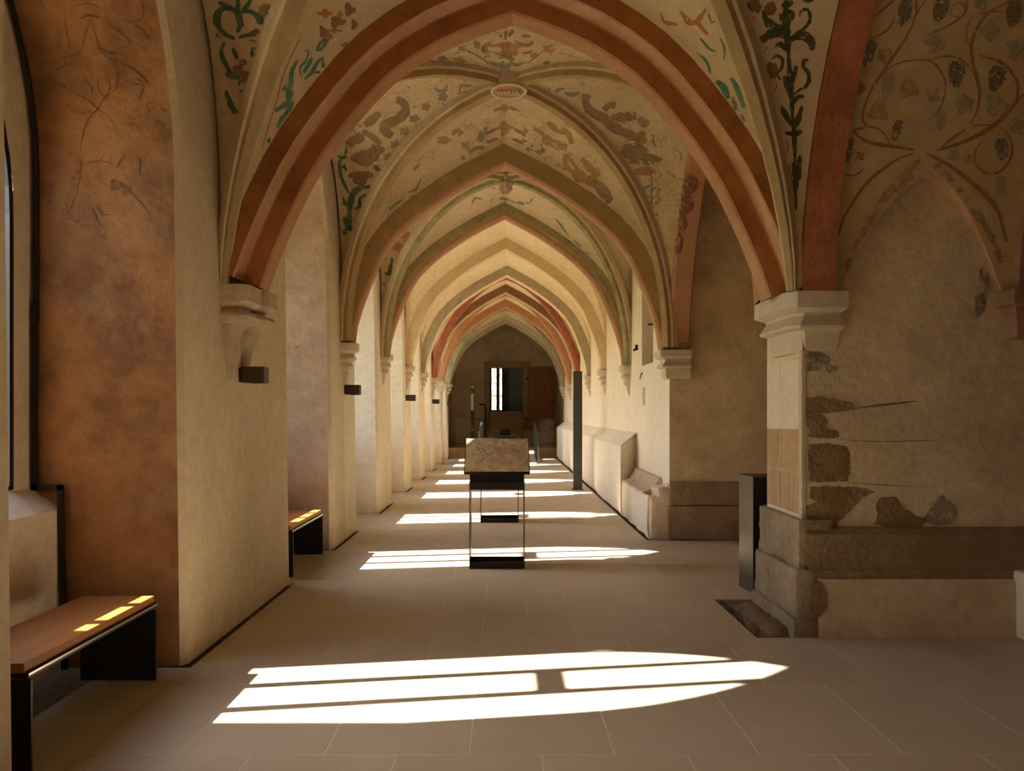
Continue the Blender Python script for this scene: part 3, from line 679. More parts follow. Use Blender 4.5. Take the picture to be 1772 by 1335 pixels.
# plinth blocks on the corridor side of the near pier
stone('stone_block', 2.06, 2.3, 5.43, 6.30, .43, .80, 'rough_stone', wall_right, .018, 1, 6)
stone('stone_block', 2.015, 2.3, 5.36, 5.96, .11, .46, 'rough_stone', wall_right, .018, 2, 6)
stone('stone_block', 2.035, 2.3, 5.975, 6.34, .09, .45, 'rough_stone', wall_right, .018, 3, 5)
stone('stone_block', 2.0, 2.3, 5.37, 6.30, -.06, .115, 'rough_stone', wall_right, .02, 4, 6)
# ashlar on the pier's corridor face and pale arris mortar
for zz0, zz1, yy0, yy1, sd_ in ((.83, 1.11, 5.52, 5.72, 11), (.83, 1.11, 5.735, 5.90, 12), (.83, 1.11, 5.915, 6.2, 13), (1.125, 1.42, 5.52, 5.86, 14), (1.125, 1.42, 5.875, 6.2, 15), (1.435, 1.68, 5.52, 6.2, 16), (1.695, 1.93, 5.52, 5.9, 17), (1.695, 1.93, 5.915, 6.2, 18)):
    stone('ashlar', 2.094, 2.2, yy0-.004, yy1+.004, zz0-.004, zz1+.004, 'tan_ashlar' if zz1 < 1.5 else 'cream_plaster', wall_right, .003, sd_)
k = MB(); k.box((2.092, 5.472, .78), (2.125, 5.53, 2.0)); k.build('arris_mortar', 'lime_mortar', wall_right, bevel=.006)

# side-bay far wall plinth stones
for j, (x0, x1) in enumerate(((2.0, 2.86), (2.866, 4.3))):
    stone('stone_block', x0, x1, 9.415, 9.6, .43, .71, 'brown_stone', wall_right, .007, 30+j, 7)
    stone('stone_block', x0-.03, x1-.03, 9.385, 9.6, .015, .418, 'brown_stone', wall_right, .010, 40+j, 7)
# corridor right wall with recess (blocked opening) and slit
def wbox(y0, y1, z0, z1, x0=2.0): bx('corridor_wall', (x0, y0, z0), (2.32, y1, z1), 'white_plaster', wall_right)
wbox(9.47, 10.50, 0, TOP); wbox(10.50, 11.36, 0, 2.24); wbox(10.50, 11.36, 3.35, TOP)
wbox(11.36, 26.62, 0, TOP)
bx('blocked_opening', (2.20, 10.48, 2.2), (2.34, 11.38, 3.4), 'door_stone', wall_right)
# base of the corridor wall: high sloping-topped plinth beyond, lower near part with a broken cavetto
mb = MB()
def plinth(y0, y1, xf, zf, zb, m, name, endcap=True, skew=.28):
    mb = MB(); ys = [y0+(y1-y0)*i/24 for i in range(25)]
    rr = random.Random(int(y0*10))
    rows = []
    for i, y in enumerate(ys):
        w_ = .008*math.sin(y*2.1)+.006*math.sin(y*5.3)
        yy = lambda x: y + (skew*(x-xf)/.27 if i == 0 else 0)
        rows.append([(xf+.03+w_, y, 0), (xf+w_, y, .1), (xf+w_, y, zf-.03), (xf+.015+w_, yy(xf), zf), (2.005, yy(2.0), zb), ])
    mb.grid(rows)
    mb.poly([rows[0][0], rows[0][1], rows[0][2], rows[0][3], rows[0][4], (2.005, rows[0][4][1], 0)])
    return mb.build(name, m, wall_right, smooth=True, sharp=35)
plinth(11.62, 14.9, 1.735, 1.05, 1.25, 'white_plaster', 'wall_plinth')
plinth(14.93, 26.62, 1.755, 1.06, 1.25, 'white_plaster', 'wall_plinth', skew=.02)
mb = MB(); ys = [9.52+(11.75-9.52)*i/20 for i in range(21)]
mb.grid([[(1.77+.01*math.sin(y*9), y, 0), (1.745+.01*math.sin(y*7), y, .12), (1.745, y, .50), (1.76, y, .53)] for y in ys])
mb.poly([(1.77, 9.52, 0), (1.745, 9.52, .12), (1.745, 9.52, .50), (1.76, 9.52, .53), (2.0, 9.52, .53), (2.0, 9.52, 0)])
mb.build('wall_plinth', 'white_plaster', wall_right, smooth=True, sharp=35)
mb = MB()
ys = [9.86+(11.75-9.86)*i/20 for i in range(21)]
cav = [(1.765, .50), (1.75, .525), (1.755, .55), (1.80, .555), (1.845, .57), (1.895, .605), (1.935, .66), (1.955, .715), (2.005, .725)]
mb.grid([[(x+.006*math.sin(y*11+x*20), y+.05*math.sin(x*14)*(1 if j == 0 else 0), z+.004*math.sin(y*17)) for x, z in cav] for j, y in enumerate(ys)])
mb.poly([(x, ys[0]+.05*math.sin(x*14), z) for x, z in cav]+[(2.0, ys[0], .5)])
mb.poly([(x, ys[0]+.06, z-.02) for x, z in cav]+[(2.0, ys[0]+.06, .45)])
mb.build('cavetto_moulding', 'carved_old', wall_right, smooth=True, sharp=40)
stone('stone_block', 1.77, 2.2, 9.455, 9.80, -.02, .52, 'old_plaster', wall_right, .03, 60, 6)
stone('stone_block', 1.86, 2.2, 9.46, 9.95, .44, .64, 'old_plaster', wall_right, .03, 61, 6)
# ironwork and vent card on that wall
def P(x, y, X): # pixel on the plane X=const -> (Y, Z)
    Yd = X*FPX/(x-HX); return Yd, EYE+(HY-y)*Yd/FPX
h1 = MB(); y_, z_ = P(1104, 602, 2.0); h1.box((1.955, y_-.012, z_-.04), (2.0, y_+.012, z_+.045)); h1.box((1.93, y_-.03, z_-.05), (1.96, y_+.03, z_-.015)); o = h1.build('iron_bracket', 'iron', bevel=.004); tag(o, 'small rusty iron bracket beside the blocked opening, above the hook', 'bracket')
h2 = MB(); y_, z_ = P(1112, 647, 2.0)
h2.tube([(2.005, y_, z_+.02), (1.98, y_, z_-.01), (1.965, y_-.01, z_-.05), (1.955, y_-.035, z_-.075), (1.95, y_-.07, z_-.08), (1.95, y_-.105, z_-.06), (1.955, y_-.12, z_-.02)], .007, 6); o = h2.build('wall_hook', 'iron'); tag(o, 'curved black iron hook under the blocked opening', 'hook')
h3 = MB(); y_, z_ = P(1126, 562, 2.0); h3.box((1.96, y_-.07, z_-.009), (2.22, y_+.005, z_+.009)); o = h3.build('iron_pin', 'iron'); tag(o, 'short iron pin sticking out inside the blocked opening', 'pin')
ve = empty('wall_vent', (2.0, 0, 0)); y_, z_ = P(1114.5, 686, 2.0); ve.location = (2.0, y_, z_)
k = MB(); k.box((-.012, -.085, -.135), (0, .085, .135)); k.build('plate', 'white_print', ve, bevel=.003)
for j in range(9):
    k = MB(); k.box((-.018, -.07, -.118+j*.0275), (-.012, .045, -.106+j*.0275)); k.build('slot', 'print_grey', ve)
tag(ve, 'small white slotted vent plate on the right-hand corridor wall', 'vent')

# ------------------------------------------------------------------ end wall, door, steps
YE = 31.3
X0, X1, Z0, Z1 = (847.5-HX)*YE/FPX, (905-HX)*YE/FPX, .34, EYE+(HY-636.5)*YE/FPX
PF = .34
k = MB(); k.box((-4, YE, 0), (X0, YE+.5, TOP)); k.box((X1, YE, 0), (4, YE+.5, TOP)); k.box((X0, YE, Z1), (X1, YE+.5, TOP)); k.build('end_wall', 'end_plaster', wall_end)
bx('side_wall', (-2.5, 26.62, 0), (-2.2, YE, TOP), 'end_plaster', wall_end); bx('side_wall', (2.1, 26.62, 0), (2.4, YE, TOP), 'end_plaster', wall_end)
bx('pier_return', (-3.05, 26.2, 0), (-1.99, 26.66, TOP), 'white_plaster', wall_end); bx('pier_return', (2.0, 26.55, 0), (2.4, 26.66, TOP), 'white_plaster', wall_end)
bx('platform', (-2.2, 26.85, 0), (2.1, YE, PF), 'step_stone', floor)
door = struct(empty('door_1', (X1, YE, PF)), 'stone door surround with open brown plank door')
def d_(x, y, z): return (x-X1, y-YE, z-PF)
for nm, a, b in (('jamb', (X0-.22, YE-.06, .85), (X0, YE+.1, Z1)), ('jamb', (X1, YE-.06, .85), (X1+.22, YE+.1, Z1)), ('lintel', (X0-.22, YE-.06, Z1), (X1+.3, YE+.1, Z1+.26))):
    k = MB(); k.box(d_(*a), d_(*b)); k.build(nm, 'door_stone', door, bevel=.015)
lx0, lx1 = X1+.19, X1+.19+1.08
leaf = empty('door_leaf', d_(lx0, YE-.20, .87), 0, door)
nb = 5
for j in range(nb):
    k = MB(); wdt = 1.08/nb; k.box((j*wdt+.004, 0, 0), ((j+1)*wdt-.004, .06, 2.52)); k.build('plank', 'door_wood', leaf, bevel=.006)
k = MB(); k.box((.97, -.05, 1.10), (1.02, 0, 1.2)); k.cyl((.88, -.05, 1.16), (1.02, -.05, 1.16), .014); k.build('door_handle', 'iron', leaf)
for zz in (.45, 2.05):
    k = MB(); k.cyl((-.07, -.01, zz), (.03, -.01, zz), .045, 10); k.build('hinge', 'iron', leaf)
# steps up to the door inside the opening
stp = empty('stone_steps', ((X0+X1)/2, YE-.9, PF)); hw = (X1-X0)/2
for j in range(8):
    k = MB(); z0 = j*.16; y0 = -.55+j*.22
    k.box((-hw+.01, y0, 0 if j == 0 else z0-.03), (hw-.01, min(y0+.5, 1.9), z0+.16)); k.build('step', 'step_stone', stp, bevel=.012)
tag(stp, 'worn brown stone steps rising to the far doorway', 'steps')
# space beyond the door
by = struct(empty('wall_beyond'), 'passage beyond the far doorway')
bx('passage_floor', (-2.2, YE+1.05, 1.3), (2.2, 34.2, 1.62), 'step_stone', by); bx('passage_ceiling', (-2.2, YE+.4, 4.4), (2.2, 34.6, 4.7), 'grey_wall', by)
bx('passage_side', (-2.3, YE+.4, 0), (-2.0, 34.2, 4.7), 'grey_wall', by); bx('passage_side', (1.6, YE+.4, 0), (2.2, 34.2, 4.7), 'grey_wall', by)
bx('passage_grey_wall', (.13, 33.6, 1.62), (2.2, 34.2, 4.6), 'grey_wall', by)
gz = struct(empty('door_2', (-.9, 34.0, 1.62)), 'black-framed glazed door to the sunny yard')
for xa, xb in ((-.72, -.62), (-.40, -.27), (-.16, .13)):
    k = MB(); k.box((xa+.9, -.05, 0), (xb+.9, .05, 2.7)); k.build('frame_post', 'black_steel', gz)
k = MB(); k.box((.18, -.05, 0), (1.03, .05, .06)); k.build('frame_rail', 'black_steel', gz)
k = MB(); k.box((-1.1, -.1, 0), (.2, .05, 2.8)); k.build('side_panel', 'grey_wall', gz)
k = MB(); k.quad((.28, 0, .05), (.5, 0, .05), (.5, 0, 2.7), (.28, 0, 2.7)); k.build('pane', 'clear_glass', gz)
# green lettering lit on a black post inside the passage door
ep = empty('exit_post', (.03, 33.2, 1.63)); k = MB(); k.box((-.08, -.04, 0), (.08, .04, 2.5)); k.build('post', 'black_steel', ep)
k = MB(); k.box((-.07, -.046, 1.03), (-.03, -.04, 1.08)); k.box((.0, -.046, 1.03), (.07, -.046+.006, 1.08)); k.box((-.07, -.046, .98), (.07, -.04, .995)); k.build('green_mark', 'green_print', ep)
tag(ep, 'black post with small green mark inside the far doorway', 'post')
# yard wall of rubble stone, facing the sun
yw = empty('yard_wall', (-1.2, 38.0, 1.62)); yw.rotation_euler = (0, 0, -.08)
rr = random.Random(5)
zz = 0
while zz < 3.0:
    hh = rr.uniform(.11, .2); xx = -1.6
    while xx < 1.9:
        ww = rr.uniform(.18, .42); k = MB(); k.box((xx, -rr.uniform(.0, .04), zz), (xx+ww-.015, .2, zz+hh-.015)); k.build('stone', 'rubble', yw); xx += ww
    zz += hh
k = MB(); k.box((-1.6, .02, 0), (1.9, .22, 3.1)); k.build('mortar_bed', 'lime_mortar', yw)
tag(yw, 'sunlit rubble stone yard wall seen through the far door', 'wall')
bx('yard_ground', (-8, 34.3, 1.4), (4, 46, 1.6), 'garden_gravel', by)

# ------------------------------------------------------------------ floor
bed = MB(); bed.box((-3.05, -4.2, -.4), (9.2, 31.6, -.028)); bed.build('gravel_bed', 'gravel', floor)
gr = MB()
for a, b in (((-1.90, -4), (1.715, 26.85)), ((1.7, -4), (9, 5.32)), ((1.7, 6.45), (4.3, 9.38)), ):
    gr.box((a[0], a[1], -.03), (b[0], b[1], -.0012))
for y0, y1 in NICHE: gr.box((-2.40, y0+.03, -.03), (-1.87, y1-.03, -.0012))
gr.build('grout', 'pale_grout', floor)
sl = MB(); sl.box((-.5, -.5, -.03), (.5, .5, 0)); proto = sl.build('slab', 'limestone_slab', floor)
slab_mesh = proto.data; first = [proto]
b_ = bmesh.new(); b_.from_mesh(slab_mesh); te = [e for e in b_.edges if all(v_.co.z > -.01 for v_ in e.verts)]
bmesh.ops.bevel(b_, geom=te, offset=.0022, segments=1, affect='EDGES'); b_.to_mesh(slab_mesh); b_.free()
nslab = [0]; rest = MB()
def slab(x0, x1, y0, y1):
    g = .0036
    if x1-x0 < .03 or y1-y0 < .03: return
    if y0 > 19: rest.box((x0+g, y0+g, -.03), (x1-g, y1-g, 0)); return
    if first: o = first.pop()
    else: o = bpy.data.objects.new('slab', slab_mesh); COL.objects.link(o); o.parent = floor
    o.location = ((x0+x1)/2, (y0+y1)/2, 0); o.scale = (x1-x0-2*g, y1-y0-2*g, 1); nslab[0] += 1
ROWS = [.35, 1.15, 1.9, 2.7, 3.51, 4.42, 5.34, 5.89, 6.43, 7.20, 7.93, 8.66, 9.42]
while ROWS[-1] < 26.2: ROWS.append(ROWS[-1]+[.73, .82, .66, .78, .70][len(ROWS) % 5])
ROWS[-1] = 26.85
for ri, (ya, yb_) in enumerate(zip(ROWS, ROWS[1:])):
    xr_ = 5.0 if yb_ <= 5.35 else (1.735 if yb_ <= 6.44 else (4.25 if yb_ <= 9.43 else 1.718))
    x = -1.922; j = -.827+(.33 if ri % 2 else 0)-.66*3
    cuts = [x]
    while j < xr_-.06:
        if j > x+.06: cuts.append(j)
        j += .66
    cuts.append(xr_)
    for a, b in zip(cuts, cuts[1:]): slab(a, b, ya, yb_)
for y0, y1 in NICHE:
    ym = (y0+y1)/2
    slab(-2.40, -1.908, y0+.05, ym); slab(-2.40, -1.908, ym, y1-.05)
rr_ = rest.build('far_slabs', 'limestone_slab', floor); rr_['kind'] = 'stuff'
# floor behind the camera
bx('back_floor', (-1.9, -4, -.03), (9, .345, 0), 'limestone_slab', floor)
# pit of bare earth at the near right pier
mb = MB(); rr = random.Random(3); rows = []
for i in range(15):
    y = 5.36+(6.42-5.36)*i/14
    rows.append([(1.76+(2.1-1.76)*j/12, y, -.03+(.055 if j > 3 and 1 < i < 13 else .0)*min(1, (j-3)/3 if j > 3 else 0)+rr.uniform(-.012, .012)) for j in range(13)])
mb.grid(rows); mb.build('earth_patch', 'earth', floor, smooth=True, sharp=80)
mb = MB(); rr = random.Random(9)
def pebbles(mb, x0, x1, y0, y1, n, s):
    for _ in range(n):
        x, y, q = rr.uniform(x0, x1), rr.uniform(y0, y1), rr.uniform(.5, 1)*s
        pts = [(x+q*math.cos(a)*rr.uniform(.7, 1.2), y+q*math.sin(a)*rr.uniform(.7, 1.2), -.035) for a in (0, 1.6, 3.1, 4.7)]
        t = (x, y, -.035+q*.9)
        for a, b in zip(pts, pts[1:]+pts[:1]): mb.poly([a, b, t])
pebbles(mb, 1.745, 1.80, 5.36, 6.42, 380, .011); pebbles(mb, -1.955, -1.915, 4.72, 7.02, 420, .010); pebbles(mb, 1.71, 1.75, 9.5, 14, 400, .010)
pebbles(mb, -2.68, -2.42, 3.15, 4.6, 500, .012); pebbles(mb, 2.1, 3.5, 5.30, 5.345, 350, .010); pebbles(mb, -1.955, -1.915, 8.8, 10.2, 180, .010)
g_ = mb.build('gravel_strip', 'gravel', floor, fix=False); g_['kind'] = 'stuff'

# ------------------------------------------------------------------ closing shell: roof, back walls, outer world
struct(bx('wall_back', (-3.05, -4.3, 0), (9.2, -4.0, TOP), 'cream_plaster'))
bx('wing_wall', (2.05, -4.0, 0), (9.2, 1.48, TOP), 'old_plaster', wall_right)
bx('wing_end_wall', (9.0, 1.0, 0), (9.3, 6.2, TOP), 'old_plaster', wall_right)
bx('roof', (-3.6, -4.5, TOP-.02), (9.4, YE+.6, TOP+.35), 'roof_tile', ceiling)
bx('back_vault', (-2.0, -4.0, 4.8), (2.1, 1.52, 5.1), 'vault_pale', ceiling)
bx('end_outer', (-4, 26.66, 0), (-2.45, YE, TOP), 'end_plaster', wall_end)
bx('sun_blocker', (-5.1, 2.3, -.2), (-3.06, 3.35, 2.84), 'old_plaster', wall_left)  # unseen block added outside to give the near sun patch its flat edge
gd = bx('garden_lawn', (-60, -40, -.5), (-3.06, 60, -.15), 'lawn'); struct(gd)
gd2 = bx('garden_path', (-6.5, -40, -.149), (-3.06, 60, -.1), 'garden_gravel'); struct(gd2)

# ------------------------------------------------------------------ benches
def bench(loc, label):
    t = empty('bench', loc)   # origin: floor, centre; runs along Y
    L, W, H = 1.22, .435, .43
    k = MB(); k.box((-W/2, -L/2+.0, H+.012), (W/2-.018, L/2-.0, H+.055)); k.build('seat', 'oak', t, bevel=.004)
    k = MB(); k.box((-W/2, -L/2, H-.01), (W/2, L/2, H+.012)); k.build('seat_frame', 'black_steel', t)
    for s_ in (-1, 1):
        k = MB(); y = s_*(L/2-.02); k.box((-W/2, y-.006, 0), (W/2, y+.006, H-.02)); lg = k.build('leg', 'black_steel', t)
        k = MB(); k.box((W/2, y-.006, 0), (W/2+.002, y+.006, H-.02)); k.build('leg_edge', 'bronze_metal', lg)
    k = MB(); k.box((W/2, -L/2, H+.002), (W/2+.002, L/2, H+.012)); k.build('edge_strip', 'silver_edge', t)
    return tag(t, label, 'bench', 'oak and black steel benches in the window niches')
bench((-2.245, 3.90, 0), 'oak-topped black steel bench in the nearest window niche, sun on its edge')
bench((-2.225, 7.90, 0), 'oak-topped black steel bench in the second niche, half hidden by the pier')

# ------------------------------------------------------------------ display stands
def stand(loc, label):
    t = empty('display_stand', loc)
    W, D = .55, .34
    for s_ in (-1, 1):
        k = MB(); x = s_*(W/2-.005); k.box((x-.005, -D/2, 0), (x+.005, D/2, .80)); k.build('side_plate', 'dark_steel', t)
    k = MB(); k.box((-W/2+.01, -D/2, .0), (W/2-.01, D/2, .01)); k.box((-W/2+.01, -D/2, .01), (W/2-.01, -D/2+.012, .062)); k.box((-W/2+.01, D/2-.012, .01), (W/2-.01, D/2, .062)); k.build('base_tray', 'black_steel', t)
    k = MB(); k.box((-W/2+.01, -D/2+.015, .01), (W/2-.01, D/2-.015, .018)); k.build('tray_floor', 'bronze_metal', t)
    k = MB(); k.box((-W/2, -D/2-.004, .785), (W/2, D/2, .865)); k.build('drawer_box', 'black_steel', t)
    k = MB(); k.box((-W/2+.004, -D/2+.02, .865), (W/2-.004, D/2-.01, .965)); k.build('upper_box', 'black_plastic', t)
    # slanted panel
    pw = .652; y0, z0, y1, z1 = -.24, .965, .18, 1.285
    nrm = Vector((0, -(z1-z0), (y1-y0))).normalized()
    k = MB()
    for dpt, in ((0,),):
        A = [Vector((-pw/2, y0, z0)), Vector((pw/2, y0, z0)), Vector((pw/2, y1, z1)), Vector((-pw/2, y1, z1))]
        Bq = [p-nrm*.03 for p in A]
        kk = len(k.v); k.v += [tuple(p) for p in A+Bq]
        for f in ((0, 1, 2, 3), (7, 6, 5, 4), (0, 4, 5, 1), (1, 5, 6, 2), (2, 6, 7, 3), (3, 7, 4, 0)): k.face([kk+i for i in f])
    k.build('panel', 'black_steel', t)
    ex = Vector((1, 0, 0)); ey = (Vector((0, y1, z1))-Vector((0, y0, z0))).normalized(); O = Vector((0, y0, z0))+nrm*.003; Lp = (Vector((0, y1, z1))-Vector((0, y0, z0))).length
    k = MB(); m_ = .008; k.poly([O+ex*(-pw/2+m_)+ey*m_, O+ex*(pw/2-m_)+ey*m_, O+ex*(pw/2-m_)+ey*(Lp-m_), O+ex*(-pw/2+m_)+ey*(Lp-m_)])
    pr_ = k.build('print', 'fresco_print', t)
    # printed fresco photo: scrolls and figures in rust and grey-green
    r = random.Random(4)
    for nm, mt, cnt in (('print_scroll', 'print_rust', 16), ('print_foliage', 'print_grey', 26)):
        k = MB()
        for q in range(cnt):
            cx, cy = r.uniform(-.26, .26), r.uniform(.06, Lp-.06); a0 = r.uniform(0, 6.28); tw = r.choice((-1, 1))*r.uniform(5, 9); n_ = 12
            px_, py_ = cx, cy; Lf = []; Rt = []
            for i in range(n_):
                a = a0+tw*i/n_*.55+.9*math.sin(i*.5+q); px_ += .013*math.cos(a); py_ += .011*math.sin(a)
                w_ = (.0075 if mt == 'print_rust' else .0055)*math.sin(PI*(i+.5)/n_)*r.uniform(.6, 1.4)
                px_ = max(-.30, min(.30, px_)); py_ = max(.015, min(Lp-.015, py_))
                Lf.append(O+nrm*.0012+ex*(px_-w_*math.sin(a))+ey*(py_+w_*math.cos(a))); Rt.append(O+nrm*.0012+ex*(px_+w_*math.sin(a))+ey*(py_-w_*math.cos(a)))
            k.grid([Lf, Rt])
        k.build(nm, mt, pr_, fix=False)['kind'] = 'stuff'
    k = MB(); k.box((-pw/2, y1-.004, z1-.004), (.0, y1+.003, z1+.003)); k.build('lit_edge', 'silver_edge', t)  # bright silver strip stands in for sunlight on the top-left edge
    return tag(t, label, 'display stand', 'slanted display stands along the walk')
stand((-.086, 7.86, 0), 'nearest slanted display stand with fresco print on open dark steel frame')
t = empty('listening_stand', (-.086, 11.10, 0)); W, D = .54, .34
for s_ in (-1, 1):
    k = MB(); x = s_*(W/2-.005); k.box((x-.005, -D/2, 0), (x+.005, D/2, 1.0)); k.build('side_plate', 'dark_steel', t)
k = MB(); k.box((-W/2+.01, -D/2, .0), (W/2-.01, D/2, .01)); k.box((-W/2+.01, -D/2, .01), (W/2-.01, -D/2+.012, .062)); k.box((-W/2+.01, D/2-.012, .01), (W/2-.01, D/2, .062)); k.build('base_tray', 'black_steel', t)
k = MB(); k.box((-W/2+.01, -D/2+.015, .01), (W/2-.01, D/2-.015, .018)); k.build('tray_floor', 'bronze_metal', t)
k = MB(); k.box((-W/2, -D/2, 1.0), (W/2, D/2, 1.09)); k.build('drawer_box', 'black_steel', t)
k = MB(); k.box((-.10, -.1, 1.09), (.20, .1, 1.20)); k.build('neck', 'black_steel', t)
k = MB(); k.box((-.075, -.13, 1.195), (.235, .1, 1.235)); k.build('shelf', 'blue_steel', t, bevel=.003)
k = MB(); k.box((.01, -.06, 1.235), (.155, .06, 1.32)); k.build('handset_box', 'black_plastic', t, bevel=.004)
tag(t, 'second stand, mostly hidden behind the fresco print, black box on top', 'display stand')

# ------------------------------------------------------------------ dark info pillar, bronze box pillar
t = empty('info_pillar', (1.455, 15.65, 0))
k = MB(); k.box((-.088, -.06, .012), (.088, .06, 2.39)); k.build('shaft', 'blue_steel', t, bevel=.004)
k = MB(); k.box((-.125, -.08, 0), (.125, .08, .014)); k.build('foot_plate', 'dark_steel', t, bevel=.002)
tag(t, 'tall slim dark grey steel pillar beside the right-hand wall', 'pillar')
t = empty('pedestal_box', (2.118, 6.63, 0), 0)
k = MB()
c = [(0, 0), (.40, 0), (.40, .30), (-.03, .30)]
k.grid([[(x, y, 0) for x, y in c], [(x, y, 1.005) for x, y in c]], 0, close=True); k.poly([(x, y, 1.005) for x, y in c]); k.poly([(x, y, 0) for x, y in c][::-1]); k.build('body', 'brushed_steel', t, bevel=.003)
k = MB(); k.box((.006, -.003, .01), (.39, .0, .998)); k.build('front_panel', 'black_plastic', t)
k = MB(); k.poly([(x*.98+.002, y*.98+.003, 1.008) for x, y in c]); k.build('top_plate', 'bronze_metal', t)
tag(t, 'waist-high brushed dark metal pedestal box behind the near right pier', 'pedestal')

# ------------------------------------------------------------------ wall lamps
def lamp(y, z, label, sc=1.0):
    t = empty('wall_lamp', (XL+bat(z), y, z))
    k = MB(); k.box((-.02, -.05, -.055), (.02, .05, .05)); k.build('back_plate', 'black_steel', t)
    k = MB(); k.box((.02, -.06, -.06), (.19, .06, .06)); k.build('housing', 'bronze_metal', t, bevel=.003)
    k = MB(); k.box((.075, -.05, -.064), (.17, .05, -.06)); k.build('lower_lens', 'black_plastic', t)
    return tag(t, label, 'wall lamp', 'bronze box lamps on the left piers')
lamp(5.80, 1.835, 'bronze box wall lamp on the nearest pier, under the double corbel')
lamp(9.55, 1.835, 'bronze box wall lamp on the second pier, below its corbel')
lamp(15.40, 1.85, 'third bronze box wall lamp from the front, mid corridor')
lamp(20.95, 1.86, 'fourth bronze box wall lamp from the front, far corridor')
lamp(26.3, 1.87, 'farthest bronze box wall lamp, on the last pier')

# ------------------------------------------------------------------ ramp, railings, glass, signs at the far end
t = empty('access_ramp', (.09, 23.3, 0))
k = MB(); v8 = [(-.86, 0, 0), (.86, 0, 0), (.86, 3.52, 0), (-.86, 3.52, 0), (-.86, 3.52, .34), (.86, 3.52, .34)]
for f in ((0, 1, 5, 4), (0, 3, 2, 1), (2, 3, 4, 5), (0, 4, 3), (1, 2, 5)): k.face([k.vert(v8[i]) for i in f])
k.build('deck', 'limestone_slab', t); k = MB(); k.box((-.86, 0, 0), (.86, .06, .008)); k.build('threshold', 'dark_steel', t)
tag(t, 'low stone ramp leading up to the raised end of the walk', 'ramp')
for sx, lab in ((-1, 'left steel railing of the ramp, flat grey uprights'), (1, 'right steel railing of the ramp, flat grey uprights')):
    t = empty('ramp_railing', (.09+sx*.90, 23.35, 0)); pts = []
    for j in range(6):
        y = j*.72; zb = min(.34, y/3.52*.34); k = MB(); k.box((-.018, y-.05, 0), (.018, y+.05, zb+.97)); k.build('upright', 'blue_steel', t); pts.append((0, y, zb+.98))
    k = MB()
    for a, b in zip(pts, pts[1:]):
        A, B_ = Vector(a), Vector(b); k.grid([[A+Vector((-.03, 0, -.03)), A+Vector((.03, 0, -.03)), A+Vector((.03, 0, .0)), A+Vector((-.03, 0, .0))], [B_+Vector((-.03, 0, -.03)), B_+Vector((.03, 0, -.03)), B_+Vector((.03, 0, .0)), B_+Vector((-.03, 0, .0))]], 0, close=True)
    k.build('top_rail', 'blue_steel', t); tag(t, lab, 'railing', 'steel railings of the ramp')
for x0, x1, lab in ((-1.77, -.88, 'clear glass balustrade left of the ramp'), (1.18, 1.68, 'clear glass balustrade right of the ramp')):
    t = empty('glass_balustrade', ((x0+x1)/2, 27.0, PF)); hw = (x1-x0)/2
    k = MB(); k.box((-hw, -.006, .03), (hw, .006, 1.0)); k.build('pane', 'clear_glass', t)
    k = MB(); k.box((-hw, -.01, 1.0), (hw, .01, 1.016)); k.build('top_edge', 'dark_steel', t)
    for s_ in (-1, 1):
        k = MB(); k.box((s_*hw-.008, -.012, 0), (s_*hw+.008, .012, 1.0)); k.box((s_*hw-.03, -.03, 0), (s_*hw+.03, .03, .02)); k.build('post', 'dark_steel', t)
    tag(t, lab, 'balustrade', 'glass balustrades at the raised end')
t = empty('sign_post', (-1.225, 28.6, PF))
k = MB(); k.box((-.065, -.04, 0), (.065, .04, 2.25)); k.build('post', 'black_steel', t)
k = MB(); k.box((-.055, -.046, 1.30), (.045, -.04, 1.92)); k.build('white_panel', 'white_print', t)
k = MB(); k.box((-.045, -.046, 2.13), (.045, -.04, 2.22)); k.build('white_plate', 'white_print', t)
k = MB(); k.box((-.045, -.046, .55), (.04, -.04, .64)); k.build('white_plate', 'white_print', t)
k = MB()
for a, b, c_, d2 in ((-.05, 1.95, -.01, 2.02), (.0, 1.94, .05, 1.99), (-.05, 2.04, .0, 2.10), (.01, 2.02, .05, 2.11)): k.box((a, -.046, b), (c_, -.04, d2))
k.build('green_pictogram', 'green_print', t)
tag(t, 'black signpost with white panel and green pictogram at the far end', 'sign')
t = empty('stair_handrail', (-.76, 29.4, PF))
k = MB(); k.tube([(0, 0, 0), (0, 0, 1.45), (-.02, 0, 1.52), (-.10, 0, 1.53), (-.2, 0, 1.53)], .03, 8); k.build('rail', 'black_steel', t)
k = MB(); k.cyl((-.19, 0, 1.53), (-.24, 0, 1.53), .05, 10); k.build('end_knob', 'black_steel', t)
tag(t, 'black tubular handrail beside the steps of the far door', 'handrail')

